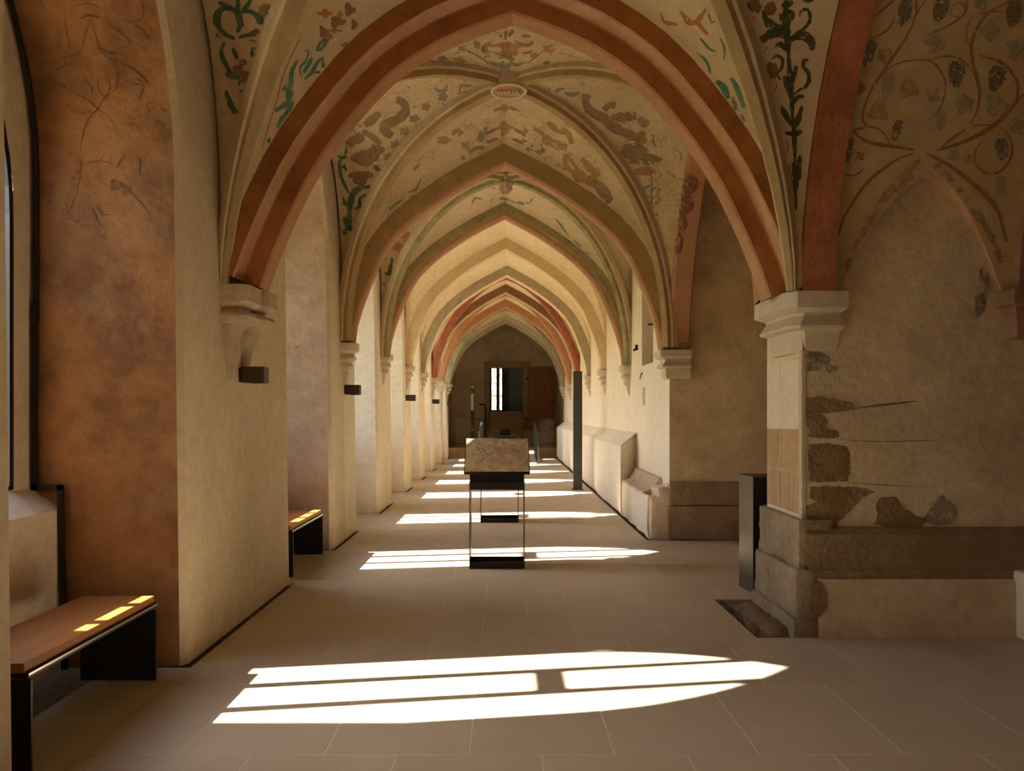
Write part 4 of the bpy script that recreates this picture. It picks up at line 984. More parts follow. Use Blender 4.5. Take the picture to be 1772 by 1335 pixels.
# ------------------------------------------------------------------ wall and vault paintings: thin paint lying on the plaster surfaces
bpy.context.view_layer.update()
PV = []; PFc = []; OWN = []
for par in (ceiling, wall_left, wall_right):
    for o in par.children:
        if o.type != 'MESH': continue
        mw = o.matrix_world; b0 = len(PV); PV += [mw @ v_.co for v_ in o.data.vertices]
        for p in o.data.polygons: PFc.append([b0+i for i in p.vertices]); OWN.append(o.name.split('.')[0])
TREE = BVHTree.FromPolygons(PV, PFc)
EYEV = Vector((0, 0, EYE))
def hit(x, y, ok):
    d = Vector(((x-HX)/FPX, 1, (HY-y)/FPX)).normalized()
    p, n, i, dist = TREE.ray_cast(EYEV, d)
    if p is None or OWN[i] not in ok: return None
    if n.dot(d) > 0: n = -n
    return p+n*.0035, n, dist
CELL = ('vault_cell',)
def smooth_pts(pts, step=5.0):
    out = []
    for i in range(len(pts)-1):
        p0, p1, p2, p3 = pts[max(i-1, 0)], pts[i], pts[i+1], pts[min(i+2, len(pts)-1)]
        n = max(2, int(math.hypot(p2[0]-p1[0], p2[1]-p1[1])/step))
        for j in range(n):
            t = j/n; out.append(tuple(.5*((2*p1[k])+(-p0[k]+p2[k])*t+(2*p0[k]-5*p1[k]+4*p2[k]-p3[k])*t*t+(-p0[k]+3*p1[k]-3*p2[k]+p3[k])*t**3) for k in (0, 1)))
    out.append(pts[-1]); return out
prng = random.Random(21)
def stroke(mb, pts, wpx, ok=CELL, taper=.35, rough=.25, m=0):
    q = smooth_pts(pts); n = len(q); run = []; last = None
    def flush():
        if len(run) > 1: mb.grid(run, m)
        run.clear()
    for i, (x, y) in enumerate(q):
        a = q[max(i-1, 0)]; b = q[min(i+1, n-1)]; dx, dy = b[0]-a[0], b[1]-a[1]; l = math.hypot(dx, dy) or 1
        w_ = wpx/2*(taper+(1-taper)*math.sin(PI*min(1, max(0, (i+.5)/n))))*(1+prng.uniform(-rough, rough))
        nx, ny = -dy/l*w_, dx/l*w_
        h1_, h2_ = hit(x+nx, y+ny, ok), hit(x-nx, y-ny, ok)
        if h1_ is None or h2_ is None or abs(h1_[2]-h2_[2]) > .7 or (last is not None and abs(last-h1_[2]) > .7):
            flush(); last = None
            if h1_ is None or h2_ is None or abs(h1_[2]-h2_[2]) > .7: continue
        last = h1_[2]; run.append([h1_[0], h2_[0]])
    flush()
def blob(mb, x, y, rx, ry, ok=CELL, rot=0, lobes=0, depth=.25, n=18, m=0):
    c = hit(x, y, ok)
    if c is None: return
    pts = []
    for i in range(n):
        a = 2*PI*i/n; r = 1+(depth*math.cos(lobes*a) if lobes else 0)+prng.uniform(-.10, .10)
        u, v_ = rx*r*math.cos(a), ry*r*math.sin(a)
        h_ = hit(x+u*math.cos(rot)-v_*math.sin(rot), y+u*math.sin(rot)+v_*math.cos(rot), ok)
        if h_ is None or abs(h_[2]-c[2]) > 1.4: h_ = c
        pts.append((u, v_, h_))
    rings = []
    for f in (.33, .66):
        rg2 = []
        for u, v_, h_ in pts:
            q = hit(x+(u*math.cos(rot)-v_*math.sin(rot))*f, y+(u*math.sin(rot)+v_*math.cos(rot))*f, ok)
            rg2.append((q if q is not None and abs(q[2]-c[2]) < 1.4 else c)[0])
        rings.append(rg2)
    rings.append([p[2][0] for p in pts])
    k = mb.grid(rings, m, close=True); ci = mb.vert(c[0])
    for i in range(n): mb.face([ci, k+i, k+(i+1) % n], m)
def painted(name, mt, fn, stuff=True, par=ceiling):
    mb = MB(); fn(mb)
    if not mb.f: return
    o = mb.build(name, mt, par, fix=False)
    if stuff: o['kind'] = 'stuff'
    return o
def strokes(name, mt, conv, lst, ok=CELL, taper=.35, par=ceiling, rough=.25):
    painted(name, mt, lambda mb: [stroke(mb, [conv(*p) for p in pts], w_, ok, taper, rough) for w_, pts in lst], True, par)
def blobs(name, mt, conv, lst, ok=CELL, par=ceiling, lobes=0, depth=.25):
    sc = (conv(1, 0)[0]-conv(0, 0)[0])
    painted(name, mt, lambda mb: [blob(mb, *conv(b[0], b[1]), b[2]*sc, b[3]*sc, ok, b[4] if len(b) > 4 else 0, lobes, depth) for b in lst], True, par)
def crop(x0, y0, sc): return lambda x, y: (x0+x/sc, y0+y/sc)
# ---- vine with grapes over the right-hand wing
G = crop(1440, 0, 3.928)
strokes('painted_vine', 'paint_vine', G, [
    (5, [(640, 0), (575, 85), (540, 180), (480, 290), (410, 390), (330, 510), (260, 620), (215, 740), (205, 810), (240, 860), (300, 870), (360, 920), (395, 990)]),
    (5, [(570, 0), (570, 40), (570, 85)]), (5, [(420, 0), (360, 50), (300, 105)]), (4, [(235, 260), (290, 250), (360, 215), (405, 160), (425, 110)]),
    (3.5, [(345, 500), (400, 455), (480, 420), (560, 410), (650, 412), (720, 460), (765, 550), (765, 630), (730, 740), (650, 820)]),
    (3.5, [(650, 412), (740, 385), (820, 385), (890, 415), (940, 470), (965, 510)]),
    (6, [(1280, 20), (1240, 0), (1130, 45), (1060, 90), (1000, 160), (955, 260), (945, 340), (955, 430), (985, 560), (998, 650), (980, 760), (935, 845)]),
    (5.5, [(1000, 375), (1080, 400), (1170, 440), (1230, 510), (1260, 570), (1255, 660), (1230, 720), (1150, 800), (1095, 848), (1020, 848), (950, 858)]),
    (8, [(1300, 640), (1230, 720), (1170, 790), (1090, 860), (960, 935), (840, 985), (700, 1025)]), (4.5, [(905, 880), (830, 930), (770, 980), (720, 1020)]),
    (7, [(100, 815), (140, 890), (230, 960), (330, 985), (420, 998), (560, 1020)]), (4, [(80, 915), (140, 885), (230, 868)]),
    (4, [(1030, 960), (985, 1000), (965, 1070), (985, 1130), (1050, 1180), (1120, 1175), (1180, 1130), (1220, 1050), (1215, 960), (1170, 890), (1110, 855)]),
    (3.5, [(65, 1185), (120, 1195), (180, 1180), (215, 1140)]), (4, [(915, 0), (910, 70), (870, 120), (780, 180), (700, 215), (620, 250)]),
    (2.5, [(800, 80), (830, 25), (880, 25), (905, 60), (880, 110), (820, 110), (800, 80)]), (3, [(990, 100), (1070, 80), (1160, 78)]), (3, [(945, 340), (915, 270), (915, 190), (950, 110)]),
    (8, [(640, 1045), (720, 1085), (830, 1150), (930, 1230), (1040, 1330), (1120, 1430), (1150, 1520), (1182, 1646)]),
    (6, [(550, 1045), (450, 1080), (330, 1160), (240, 1240), (170, 1330), (80, 1480), (30, 1646)])])
PX = lambda x, y: (x, y)
strokes('painted_haze', 'paint_redhaze', PX, [(15, [(1592, 279), (1560, 308), (1532, 342), (1504, 382), (1480, 426), (1462, 470)]), (12, [(1580, 302), (1550, 334), (1520, 376), (1494, 420)]), (15, [(1608, 277), (1640, 306), (1668, 338), (1694, 374), (1716, 414), (1732, 455)]), (12, [(1618, 298), (1650, 330), (1680, 370), (1704, 412)])], taper=.7, rough=.5)
for cx, cy, rx, ry, tl, pale in ((495, 90, 45, 95, .25, 0), (735, 70, 52, 88, .35, 0), (250, 370, 38, 90, .3, 0), (375, 590, 35, 90, .12, 1), (440, 895, 30, 70, .35, 0), (105, 1025, 36, 75, .05, 0), (740, 825, 34, 72, .05, 1), (845, 510, 55, 85, .1, 0), (1115, 540, 55, 85, .3, 0), (1232, 105, 50, 85, .2, 0), (1155, 1020, 42, 70, -.05, 0), (1152, 1270, 36, 65, 0, 1)):
    def cluster(mb):
        y = -1
        while y < 1:
            wr = (1-((y+.35)/1.35)**2)**.5 if y > -.35 else (1-((y+.35)/.65)**2*.55)**.5
            wr = max(.15, wr*(1-.35*max(0, y)))
            x = -wr
            while x <= wr+.01:
                u, v_ = x*rx+prng.uniform(-2, 2), y*ry+prng.uniform(-2, 2)
                X_, Y_ = cx+u*math.cos(tl)-v_*math.sin(tl), cy+u*math.sin(tl)+v_*math.cos(tl)
                if prng.random() < .93: blob(mb, *G(X_, Y_), 1.75, 1.95, n=6)
                x += 15.5/rx
            y += 16/ry
    painted('painted_grape_cluster', 'paint_grapepale' if pale else 'paint_grape', cluster)
for cx, cy, r_, ol in ((1075, 210, 68, 0), (1260, 335, 78, 0), (900, 710, 66, 0), (1110, 715, 76, 0), (690, 645, 52, 0), (520, 605, 66, 1), (310, 760, 66, 1), (360, 380, 56, 1), (1010, 25, 48, 0), (690, 300, 66, 0), (1262, 860, 56, 0), (920, 1085, 38, 0), (825, 1055, 42, 0), (180, 600, 44, 1), (190, 1060, 30, 1)):
    painted('painted_leaf', 'paint_oliveleaf' if ol else 'paint_leaf', lambda mb: blob(mb, *G(cx, cy), r_/3.928, r_/3.928*.95, rot=prng.uniform(0, 1.2), lobes=prng.choice((3, 4, 5)), depth=.17, n=30), False)
# ---- foliage beside the near left rib
V = crop(360, 0, 4.45)
strokes('painted_candelabrum', 'paint_green', V, [
    (9, [(193, 1275), (196, 1180), (200, 1090), (205, 1000)]), (13, [(205, 1060), (200, 980), (210, 900), (205, 830)]), (10, [(140, 700), (165, 780), (200, 850)]), (8, [(240, 960), (225, 890), (245, 830)]),
    (12, [(230, 105), (170, 62), (95, 80), (70, 150), (95, 225), (150, 275), (210, 300)]), (11, [(255, 95), (330, 88), (395, 140), (400, 210), (350, 262), (290, 275), (240, 292)]),
    (12, [(235, 0), (232, 50), (238, 120), (250, 200), (225, 250)]), (10, [(275, 200), (255, 160), (250, 120)]), (9, [(130, 325), (105, 390), (120, 460), (165, 540), (200, 600)]), (12, [(140, 560), (190, 590), (250, 600)]),
    (4, [(320, 310), (375, 325), (370, 370), (335, 370)]), (6, [(335, 380), (345, 440), (340, 500)]), (7, [(190, 370), (215, 420), (225, 460)]), (4, [(80, 250), (70, 275), (95, 285)]), (8, [(80, 20), (130, 40), (180, 85)]), (8, [(330, 0), (300, 50), (270, 85)]),
    (4, [(245, 720), (270, 690), (285, 740), (255, 780)]), (4, [(240, 660), (250, 620), (280, 640)])])
blobs('painted_blotch', 'paint_taupe', V, [(440, 80, 55, 50), (300, 590, 45, 45), (270, 480, 30, 25), (230, 540, 40, 40), (490, 120, 25, 60)])  # brown blotches painted among the foliage
strokes('painted_line', 'paint_redline', V, [(2.6, [(580, 0), (520, 150), (470, 270), (420, 410), (370, 570), (330, 720), (290, 880), (250, 1040), (210, 1200)]), (1.8, [(700, 300), (650, 410), (570, 600), (530, 760), (470, 950), (410, 1150)]), (4, [(470, 210), (500, 230), (490, 250)]), (4, [(395, 430), (420, 440), (405, 460)]), (4, [(310, 720), (335, 725), (320, 750)])], taper=.8)
strokes('painted_foliage', 'paint_teal', V, [
    (7, [(400, 1330), (430, 1230), (455, 1150), (470, 1060)]), (6, [(490, 1150), (500, 1080), (540, 1050)]), (9, [(530, 985), (570, 910), (610, 860), (655, 780)]), (9, [(515, 860), (550, 830), (600, 800), (650, 700)]), (9, [(600, 750), (635, 650), (645, 540), (690, 460)]),
    (6, [(650, 870), (670, 800), (720, 810)]), (4, [(720, 600), (705, 520), (745, 480), (775, 390), (740, 400)]), (9, [(715, 735), (760, 690), (820, 640), (885, 540)]), (6, [(740, 610), (795, 560), (840, 480), (890, 440)]), (6, [(570, 700), (590, 660), (610, 720)]), (5, [(830, 390), (860, 330), (890, 300)]), (7, [(730, 560), (770, 500), (800, 440)])])
C1 = crop(0, 0, 2.384)
blobs('painted_blossom', 'paint_orange', C1, [(1350, 150, 18, 24), (1425, 185, 22, 10), (1380, 125, 26, 9), (1340, 55, 28, 16), (1465, 160, 12, 18), (1400, 60, 12, 14)], lobes=4)
blobs('painted_scroll', 'paint_taupe', C1, [(1390, 90, 30, 22), (1440, 40, 22, 26), (1330, 130, 16, 24), (1460, 100, 14, 20)], lobes=3)
strokes('painted_foliage', 'paint_teal', C1, [(7, [(1310, 210), (1335, 190), (1345, 150)]), (5, [(1290, 300), (1330, 290), (1330, 240)])])
# ---- right: dark green candelabrum and pale foliage
Wc = crop(1240, 0, 3.34)
strokes('painted_candelabrum', 'paint_darkgreen', Wc, [
    (5, [(458, 1220), (456, 1130), (455, 1060)]), (11, [(457, 1100), (455, 1010), (440, 940)]), (8, [(478, 1040), (475, 960), (480, 900)]), (8, [(452, 960), (450, 860), (446, 760), (440, 660)]), (10, [(440, 700), (434, 600), (428, 500), (420, 400), (414, 300)]), (13, [(415, 320), (408, 220), (402, 110), (398, 0)]),
    (10, [(372, 615), (395, 660), (440, 735)]), (10, [(492, 612), (480, 660), (455, 735)]), (9, [(395, 765), (440, 775), (492, 760)]), (6, [(318, 345), (345, 322), (380, 345), (372, 400), (345, 430), (375, 462)]), (7, [(528, 352), (505, 345), (500, 385), (532, 430), (525, 490), (480, 520), (445, 545)]), (9, [(505, 560), (470, 560), (440, 600)]),
    (16, [(232, 195), (245, 245), (290, 210), (350, 190), (405, 215)]), (16, [(550, 290), (545, 240), (500, 205), (450, 215), (410, 240)]), (13, [(270, 60), (285, 115), (330, 150), (395, 165)]), (6, [(480, 95), (485, 65), (525, 55), (540, 110), (510, 160), (455, 190)]), (10, [(340, 275), (370, 255), (400, 290)]), (12, [(390, 440), (410, 490), (425, 560)]), (10, [(460, 380), (445, 440), (430, 500)]),
    (8, [(375, 120), (370, 90), (400, 100)]), (8, [(430, 120), (440, 80), (415, 60)]), (11, [(380, 20), (400, 30), (440, 10)]), (6, [(500, 0), (530, 5), (560, 0)])])
blobs('painted_fruit', 'paint_brown', Wc, [(210, 35, 50, 45), (310, 50, 35, 40), (318, 410, 38, 50)], lobes=6, depth=.1)
strokes('painted_line', 'paint_redline', Wc, [(2.4, [(125, 0), (190, 150), (230, 280), (280, 440), (330, 590), (370, 740), (400, 900), (430, 1020), (450, 1150)]), (2, [(255, 310), (280, 290), (290, 270)]), (2, [(190, 130), (205, 110), (225, 90)]), (3, [(320, 540), (335, 520), (350, 490)]), (2, [(380, 800), (410, 830), (405, 890)])], taper=.8)
strokes('painted_foliage', 'paint_teal', Wc, [(4, [(20, 220), (45, 270), (45, 340)]), (11, [(0, 470), (40, 500), (70, 570)]), (10, [(85, 450), (110, 490), (130, 540), (160, 620)]), (7, [(90, 560), (105, 600), (115, 650)]), (6, [(140, 660), (165, 700), (180, 745)]), (6, [(205, 780), (220, 830), (250, 890)]), (4, [(255, 930), (275, 1000), (300, 1090)]), (3, [(300, 1080), (330, 1190)])])
C2 = crop(560, 0, 2.606)
strokes('painted_bird', 'paint_orange', C2, [(6, [(1520, 55), (1540, 100), (1600, 110)]), (10, [(1610, 50), (1655, 105), (1690, 90), (1725, 40)]), (8, [(1685, 95), (1710, 130), (1735, 155)]), (4, [(1735, 60), (1750, 100), (1770, 90)])])
strokes('painted_foliage', 'paint_teal', C2, [(5, [(1690, 240), (1730, 280), (1745, 330)]), (4, [(1700, 170), (1740, 220), (1772, 230)])])
# ---- first corridor bay: centre ornament, banners, rib flowers
E = crop(740, 26, 6.33)
strokes('painted_wing', 'paint_taupe', E, [(9, [(810, 240), (770, 180), (700, 175), (620, 220)]), (9, [(890, 230), (940, 165), (1050, 160), (1150, 210)]), (5, [(875, 90), (860, 170), (850, 270)]), (6, [(960, 280), (1040, 320), (1140, 310), (1110, 230), (1030, 230)])])
blobs('painted_shell', 'paint_ochre', E, [(860, 365, 240, 55), (660, 360, 70, 50), (1060, 370, 75, 45), (860, 320, 80, 30), (545, 330, 36, 40), (860, 420, 130, 30)], lobes=7, depth=.08)
strokes('painted_shell_edge', 'paint_greygreen', E, [(5, [(700, 290), (620, 330), (600, 390), (680, 410)]), (5, [(990, 300), (1100, 340), (1135, 390), (1050, 420)]), (4, [(540, 280), (515, 300), (530, 340)]), (7, [(700, 565), (760, 610), (830, 560), (900, 595), (980, 600), (1070, 600)]), (7, [(680, 510), (760, 545), (840, 500)]), (7, [(1065, 510), (960, 545), (900, 500)]), (9, [(780, 480), (850, 440), (950, 490)]), (9, [(790, 540), (850, 560), (910, 540)]), (3, [(690, 480), (680, 450), (630, 450), (625, 490)])])
strokes('painted_stem', 'paint_brown', E, [(2, [(690, 545), (560, 450), (430, 390)]), (2, [(1090, 525), (1190, 450), (1270, 395)])], taper=.8)
blobs('painted_flower', 'paint_greygreen', E, [(385, 360, 50, 28), (165, 480, 50, 40), (1310, 535, 45, 40), (1680, 575, 36, 50)], lobes=5)
blobs('painted_flower', 'paint_ochre', E, [(1330, 365, 75, 45), (345, 495, 65, 45), (540, 560, 60, 30), (1170, 440, 50, 30)], lobes=5)
F = crop(580, 130, 4.45)
strokes('painted_banner', 'paint_taupe', F, [(17, [(470, 190), (525, 210), (540, 280), (480, 340), (400, 380), (375, 420), (440, 470)]), (15, [(345, 290), (300, 330), (230, 385)]), (12, [(210, 430), (280, 470), (350, 530)]), (12, [(380, 590), (330, 560), (300, 640)])], taper=.7)
blobs('painted_figure', 'paint_taupe', F, [(180, 485, 48, 44), (225, 640, 105, 60), (300, 590, 60, 50), (120, 520, 40, 40)], lobes=4, depth=.12)
blobs('painted_urn', 'paint_brown', F, [(200, 775, 95, 36), (190, 815, 55, 30)])
strokes('painted_plant', 'paint_green', F, [(10, [(370, 700), (345, 780), (290, 840), (230, 870)]), (8, [(300, 700), (340, 740), (340, 800)]), (11, [(230, 850), (150, 900), (120, 980), (110, 1080)]), (13, [(115, 1040), (105, 1150), (98, 1250), (90, 1330)]), (6, [(90, 545), (75, 620), (35, 660), (40, 760), (85, 870), (125, 930)]), (5, [(20, 620), (60, 640), (95, 630)]), (5, [(85, 740), (70, 700), (45, 720)]), (6, [(60, 935), (75, 990), (110, 1010)]), (6, [(240, 920), (190, 950), (190, 1010), (150, 1030)]), (5, [(70, 1090), (75, 1140), (100, 1170)]), (5, [(165, 1080), (160, 1130), (120, 1180)]), (7, [(60, 1200), (90, 1230)]), (7, [(140, 1190), (110, 1240)])])
blobs('painted_flower', 'paint_greygreen', F, [(830, 165, 36, 34), (610, 335, 38, 32), (465, 535, 36, 34)], lobes=5)
blobs('painted_flower', 'paint_ochre', F, [(700, 240, 34, 32), (540, 435, 42, 36), (410, 630, 36, 30), (1010, 545, 40, 36)], lobes=5)
strokes('painted_line', 'paint_redline', F, [(2.4, [(1090, 95), (930, 180), (740, 310), (600, 440), (470, 600), (360, 770), (280, 920), (210, 1070), (150, 1240)]), (3, [(250, 1335), (470, 1100), (700, 900), (950, 740), (1150, 620), (1270, 560)])] + [(3, [(x, y), (x+8, y-18), (x-4, y-30)]) for x, y in ((950, 165), (825, 245), (720, 325), (625, 415), (540, 520), (460, 610), (370, 745), (275, 920), (220, 1050))], taper=.8)
strokes('painted_scroll', 'paint_greygreen', F, [(5, [(770, 90), (790, 120), (850, 110), (860, 70)]), (5, [(960, 130), (970, 80), (1060, 85)]), (8, [(1030, 600), (1080, 560), (1150, 560)]), (8, [(1000, 640), (970, 630)]), (10, [(1090, 520), (1130, 470), (1110, 430)]), (6, [(440, 1100), (420, 1040), (470, 990), (520, 960)]), (7, [(330, 1200), (370, 1130), (420, 1070)]), (4, [(560, 900), (620, 880), (660, 800)]), (5, [(600, 730), (650, 690)]), (6, [(270, 1300), (320, 1230)])])
blobs('painted_patch', 'paint_ochre', F, [(740, 430, 70, 45), (1270, 410, 90, 55), (940, 440, 45, 30), (640, 560, 60, 40), (1290, 250, 60, 30), (830, 500, 60, 30)], lobes=5, depth=.15)
Hc = crop(860, 130, 4.45)
strokes('painted_banner', 'paint_taupe', Hc, [(18, [(690, 145), (685, 220), (740, 290), (830, 335), (890, 400)]), (14, [(825, 270), (865, 230), (915, 235)]), (16, [(880, 325), (980, 320), (1075, 310)]), (18, [(830, 365), (960, 430), (1080, 480), (1130, 430)]), (14, [(1090, 330), (1160, 390)]), (10, [(1080, 480), (1100, 540)])], taper=.7)
blobs('painted_figure', 'paint_taupe', Hc, [(1060, 570, 110, 50), (1130, 650, 130, 45), (1000, 600, 50, 40)], lobes=5, depth=.1)
blobs('painted_urn', 'paint_ochre', Hc, [(1140, 740, 85, 36), (1120, 500, 36, 36)], lobes=5, depth=.12)
strokes('painted_plant', 'paint_greygreen', Hc, [(4, [(1180, 470), (1210, 460), (1200, 510), (1260, 590)]), (5, [(1195, 790), (1190, 900), (1192, 1000), (1200, 1180)]), (5, [(1085, 815), (1110, 870), (1150, 865), (1185, 840)]), (5, [(1215, 800), (1235, 850), (1195, 890)]), (4, [(1110, 930), (1130, 980), (1180, 1000)]), (4, [(1255, 930), (1240, 980), (1205, 1000)]), (4, [(1130, 1060), (1160, 1110), (1195, 1120)]), (4, [(1240, 1060), (1220, 1110), (1205, 1130)]), (6, [(420, 170), (470, 110), (520, 105)]), (7, [(520, 130), (570, 150), (640, 130)]), (5, [(400, 95), (400, 130), (360, 135)])])
blobs('painted_flower', 'paint_greygreen', Hc, [(560, 235, 48, 36), (650, 310, 42, 34), (840, 520, 40, 32), (915, 620, 40, 30), (990, 740, 40, 34)], lobes=5)
blobs('painted_flower', 'paint_taupe', Hc, [(740, 420, 48, 36), (1020, 830, 36, 34), (700, 270, 30, 26)], lobes=5)
strokes('painted_line', 'paint_redline', Hc, [(2.4, [(330, 140), (440, 220), (560, 310), (660, 410), (760, 520), (850, 630), (930, 730), (1000, 850), (1060, 980), (1120, 1100)]), (3.5, [(0, 565), (200, 640), (420, 740), (620, 880), (780, 1020), (900, 1180), (1000, 1330)])] + [(4, [(x, y), (x+6, y-20), (x+18, y-16)]) for x, y in ((335, 160), (430, 225), (540, 300), (645, 405), (745, 500), (830, 605), (915, 715), (980, 800), (1030, 890))], taper=.8)
strokes('painted_swirl', 'paint_ochre', Hc, [(16, [(300, 370), (340, 460), (420, 520), (540, 560)]), (11, [(390, 360), (460, 420), (540, 440), (580, 530)]), (22, [(540, 600), (560, 700), (640, 780), (760, 830)]), (14, [(650, 640), (720, 720), (790, 780)])], taper=.6)
strokes('painted_swirl', 'paint_taupe', Hc, [(18, [(700, 790), (790, 860), (880, 980)]), (12, [(800, 900), (850, 990), (900, 1010)]), (8, [(230, 560), (300, 600), (370, 570)]), (7, [(260, 540), (330, 540), (360, 600)])], taper=.6)
blobs('painted_medallion', 'paint_taupe', Hc, [(-50, 430, 55, 40), (185, 430, 55, 40), (-30, 505, 60, 24), (170, 505, 60, 24), (-20, 250, 50, 24), (150, 250, 50, 24)], lobes=5, depth=.18)
blobs('painted_medallion_field', 'paint_ochre', Hc, [(-5, 385, 40, 26), (140, 385, 40, 26)], lobes=0)
# second bay: small flowers along the ribs
blobs('painted_flower', 'paint_ochre', F, [(940, 890, 28, 26), (870, 945, 28, 26), (815, 1020, 32, 28), (765, 1085, 30, 28), (705, 1140, 32, 28), (655, 1215, 34, 30), (560, 1260, 40, 40), (720, 1070, 40, 30)], lobes=5)
blobs('painted_flower', 'paint_ochre', Hc, [(690, 1115, 40, 28), (730, 1180, 30, 26), (780, 1240, 30, 26), (820, 1305, 30, 26)], lobes=5)
K = crop(640, 270, 3.852)
strokes('painted_scroll', 'paint_greygreen', K, [(5, [(800, 300), (860, 280), (960, 300), (1040, 320), (1080, 290), (1060, 260)]), (4, [(680, 320), (700, 280), (760, 290)]), (7, [(820, 220), (880, 200), (940, 220)]), (4, [(1240, 420), (1280, 470), (1330, 540)]), (4, [(1360, 560), (1420, 620), (1470, 660)])])
blobs('painted_medallion', 'paint_taupe', K, [(870, 215, 60, 30)], lobes=5)
blobs('painted_flower', 'paint_ochre', K, [(450, 100, 1, 1), (230, 520, 40, 45), (180, 600, 40, 40), (260, 470, 30, 40), (1440, 430, 36, 22), (1520, 540, 30, 30), (1560, 620, 30, 30), (1600, 680, 30, 30)], lobes=5)
strokes('painted_plant', 'paint_green', K, [(7, [(100, 1000), (115, 900), (130, 780), (150, 680)]), (5, [(90, 850), (115, 870), (145, 840)]), (5, [(100, 780), (130, 790), (170, 750)]), (5, [(80, 960), (110, 980)])])
# ---- sketched drawing on the first window jamb
J = crop(40, 0, 3.336)
NW = ('niche_wall',)
strokes('painted_sketch', 'paint_sketch', J, [(2, l) for l in (
    [(385, 115), (360, 200), (345, 270), (320, 310), (250, 330), (180, 350)], [(395, 120), (420, 210), (445, 290), (500, 340), (580, 370), (650, 410), (730, 490)], [(150, 440), (200, 400), (280, 370), (350, 350)],
    [(90, 540), (150, 490), (220, 490), (300, 540), (380, 580), (430, 630), (500, 680), (545, 760)], [(730, 500), (660, 460), (580, 480), (520, 530), (460, 580), (430, 630), (370, 700), (340, 800), (330, 880)],
    [(430, 460), (435, 510), (465, 555), (495, 530), (500, 480), (480, 450)], [(240, 120), (260, 220), (280, 290)], [(200, 190), (215, 230), (180, 290)], [(470, 80), (500, 150), (560, 190), (610, 230), (620, 270), (570, 275)],
    [(690, 0), (690, 100), (630, 130), (575, 120)], [(640, 140), (700, 190), (725, 240), (700, 290)], [(300, 35), (370, 20), (440, 40)], [(95, 0), (130, 50)], [(510, 340), (545, 420), (540, 480), (500, 520)], [(320, 500), (350, 470), (390, 500), (400, 550)],
    [(250, 1265), (330, 1280)], [(590, 1060), (620, 1110), (680, 1170), (740, 1250)], [(340, 960), (430, 930), (510, 945)], [(270, 870), (270, 890), (290, 890)], [(610, 720), (625, 735), (635, 712), (610, 720)], [(420, 1180), (460, 1240), (520, 1235)])] +
    [(4, [(325, 110), (370, 90), (440, 100)]), (4, [(590, 890), (540, 965)]), (3.5, [(672, 910), (672, 1010)]), (4, [(440, 270), (480, 300), (580, 320)]), (4, [(400, 1200), (430, 1280), (460, 1310)]), (5, [(600, 380), (680, 430), (730, 490)]), (4, [(620, 480), (690, 500), (670, 580)])], ok=NW, par=wall_left)
blobs('painted_stain', 'fresco_dark', J, [(595, 1100, 26, 26), (540, 1070, 40, 30)], ok=NW, par=wall_left, lobes=3)
strokes('painted_band', 'fresco_red', J, [(16, [(325, 930), (300, 1050), (265, 1170), (230, 1240)]), (9, [(250, 600), (300, 640), (420, 650)])], ok=NW, par=wall_left)
# ---- near right wall: exposed stones in the plaster, crack and stains
def wall_patch(name, pts, m, conv, yw=5.48, proud=.005, par=wall_right, seed=0):
    r = random.Random(seed); out = []
    for a, b in zip(pts, pts[1:]+pts[:1]):
        n = max(2, int(math.hypot(b[0]-a[0], b[1]-a[1])/14))
        for j in range(n):
            t = j/n; out.append((a[0]+(b[0]-a[0])*t+r.uniform(-4, 4), a[1]+(b[1]-a[1])*t+r.uniform(-4, 4)))
    W3 = []
    for p in out:
        x, y = conv(*p); W3.append(((x-HX)*yw/FPX, EYE+(HY-y)*yw/FPX))
    cx = sum(p[0] for p in W3)/len(W3); cz = sum(p[1] for p in W3)/len(W3)
    mb = MB(); n = len(W3)
    k = mb.grid([[(x, yw+.002, z) for x, z in W3], [(cx+(x-cx)*.985, yw-proud, cz+(z-cz)*.985) for x, z in W3]], 0, close=True)
    c = mb.vert((cx, yw-proud*1.3, cz))
    for i in range(n): mb.face([k+n+i, k+n+(i+1) % n, c])
    return mb.build(name, m, par, smooth=True, sharp=50)
Rw = crop(1380, 640, 2.781)
wall_patch('exposed_stone', [(32, 138), (110, 132), (200, 145), (275, 160), (270, 195), (180, 205), (90, 212), (34, 218)], 'exposed_stone', Rw, seed=1)
wall_patch('exposed_stone', [(34, 222), (120, 215), (145, 250), (140, 280), (200, 300), (200, 328), (110, 330), (50, 320), (55, 285), (36, 260)], 'exposed_stone', Rw, seed=2)
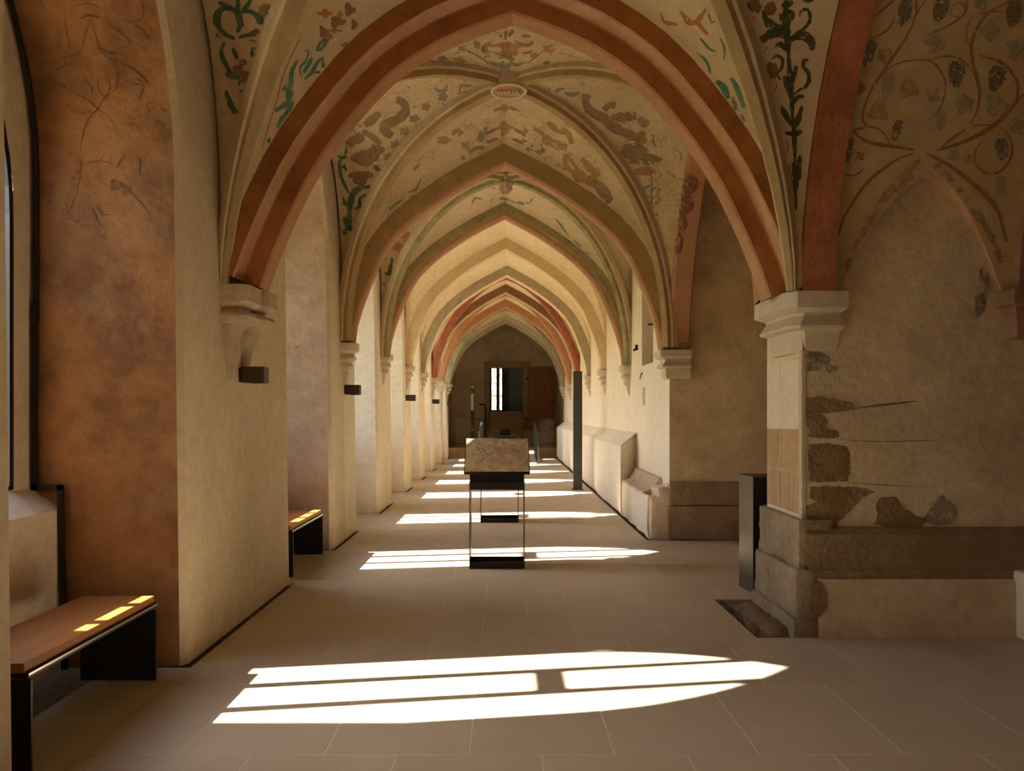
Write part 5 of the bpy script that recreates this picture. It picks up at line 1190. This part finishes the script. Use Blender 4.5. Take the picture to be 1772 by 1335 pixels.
wall_patch('exposed_stone', [(52, 362), (150, 355), (235, 372), (250, 400), (252, 500), (240, 535), (140, 542), (52, 540)], 'exposed_stone', Rw, seed=3)
wall_patch('exposed_stone', [(62, 566), (180, 560), (330, 572), (372, 590), (310, 620), (280, 655), (200, 735), (185, 760), (45, 762), (40, 655), (90, 640), (60, 620)], 'exposed_stone', Rw, seed=4)
wall_patch('exposed_stone', [(405, 610), (470, 612), (500, 655), (560, 700), (620, 720), (600, 758), (480, 765), (370, 745), (385, 690), (375, 650)], 'exposed_stone', Rw, seed=5)
wall_patch('exposed_stone', [(650, 625), (700, 600), (760, 660), (770, 700), (740, 745), (660, 752), (600, 720), (640, 670)], 'soot_dense', Rw, seed=6)
WALLS = ('pier_wall', 'far_recess_wall', 'plinth_moulding', 'plinth_base')
strokes('wall_crack', 'exposed_stone', Rw, [(4, [(240, 190), (330, 180), (450, 165), (575, 152)]), (1.6, [(200, 335), (330, 345), (480, 345), (700, 338)]), (1.5, [(250, 545), (400, 555), (550, 560)])], ok=WALLS, par=wall_right, taper=.2)
Rc = crop(1290, 490, 8.438)
blobs('wall_stain', 'soot_dense', Rc, [(980, 1050, 120, 130), (1120, 1130, 110, 110), (960, 1230, 100, 60), (1250, 1250, 90, 60)], ok=WALLS, par=wall_right, lobes=3, depth=.15)
Rs = crop(1150, 0, 2.384)
blobs('wall_stain', 'soot', Rs, [(1320, 1180, 26, 80), (1300, 1250, 24, 60)], ok=WALLS, par=wall_right, lobes=3, depth=.15)
strokes('wall_crack', 'exposed_stone', Rs, [(1.4, [(1340, 1230), (1500, 1235), (1560, 1225)])], ok=WALLS, par=wall_right)
# weathered patch on the side arch
blobs('painted_stain', 'paint_stain', crop(1150, 0, 2.384), [(80, 680, 50, 60), (85, 760, 46, 60), (75, 840, 40, 60), (60, 920, 32, 60), (45, 1000, 32, 60), (35, 1060, 26, 36)], ok=('side_arch',), par=wall_right, lobes=3, depth=.15)
wall_patch('exposed_stone', [(80, 1025), (110, 1020), (145, 1080), (140, 1150), (110, 1190), (75, 1180), (72, 1100)], 'exposed_stone', Rw, yw=5.338, seed=8)
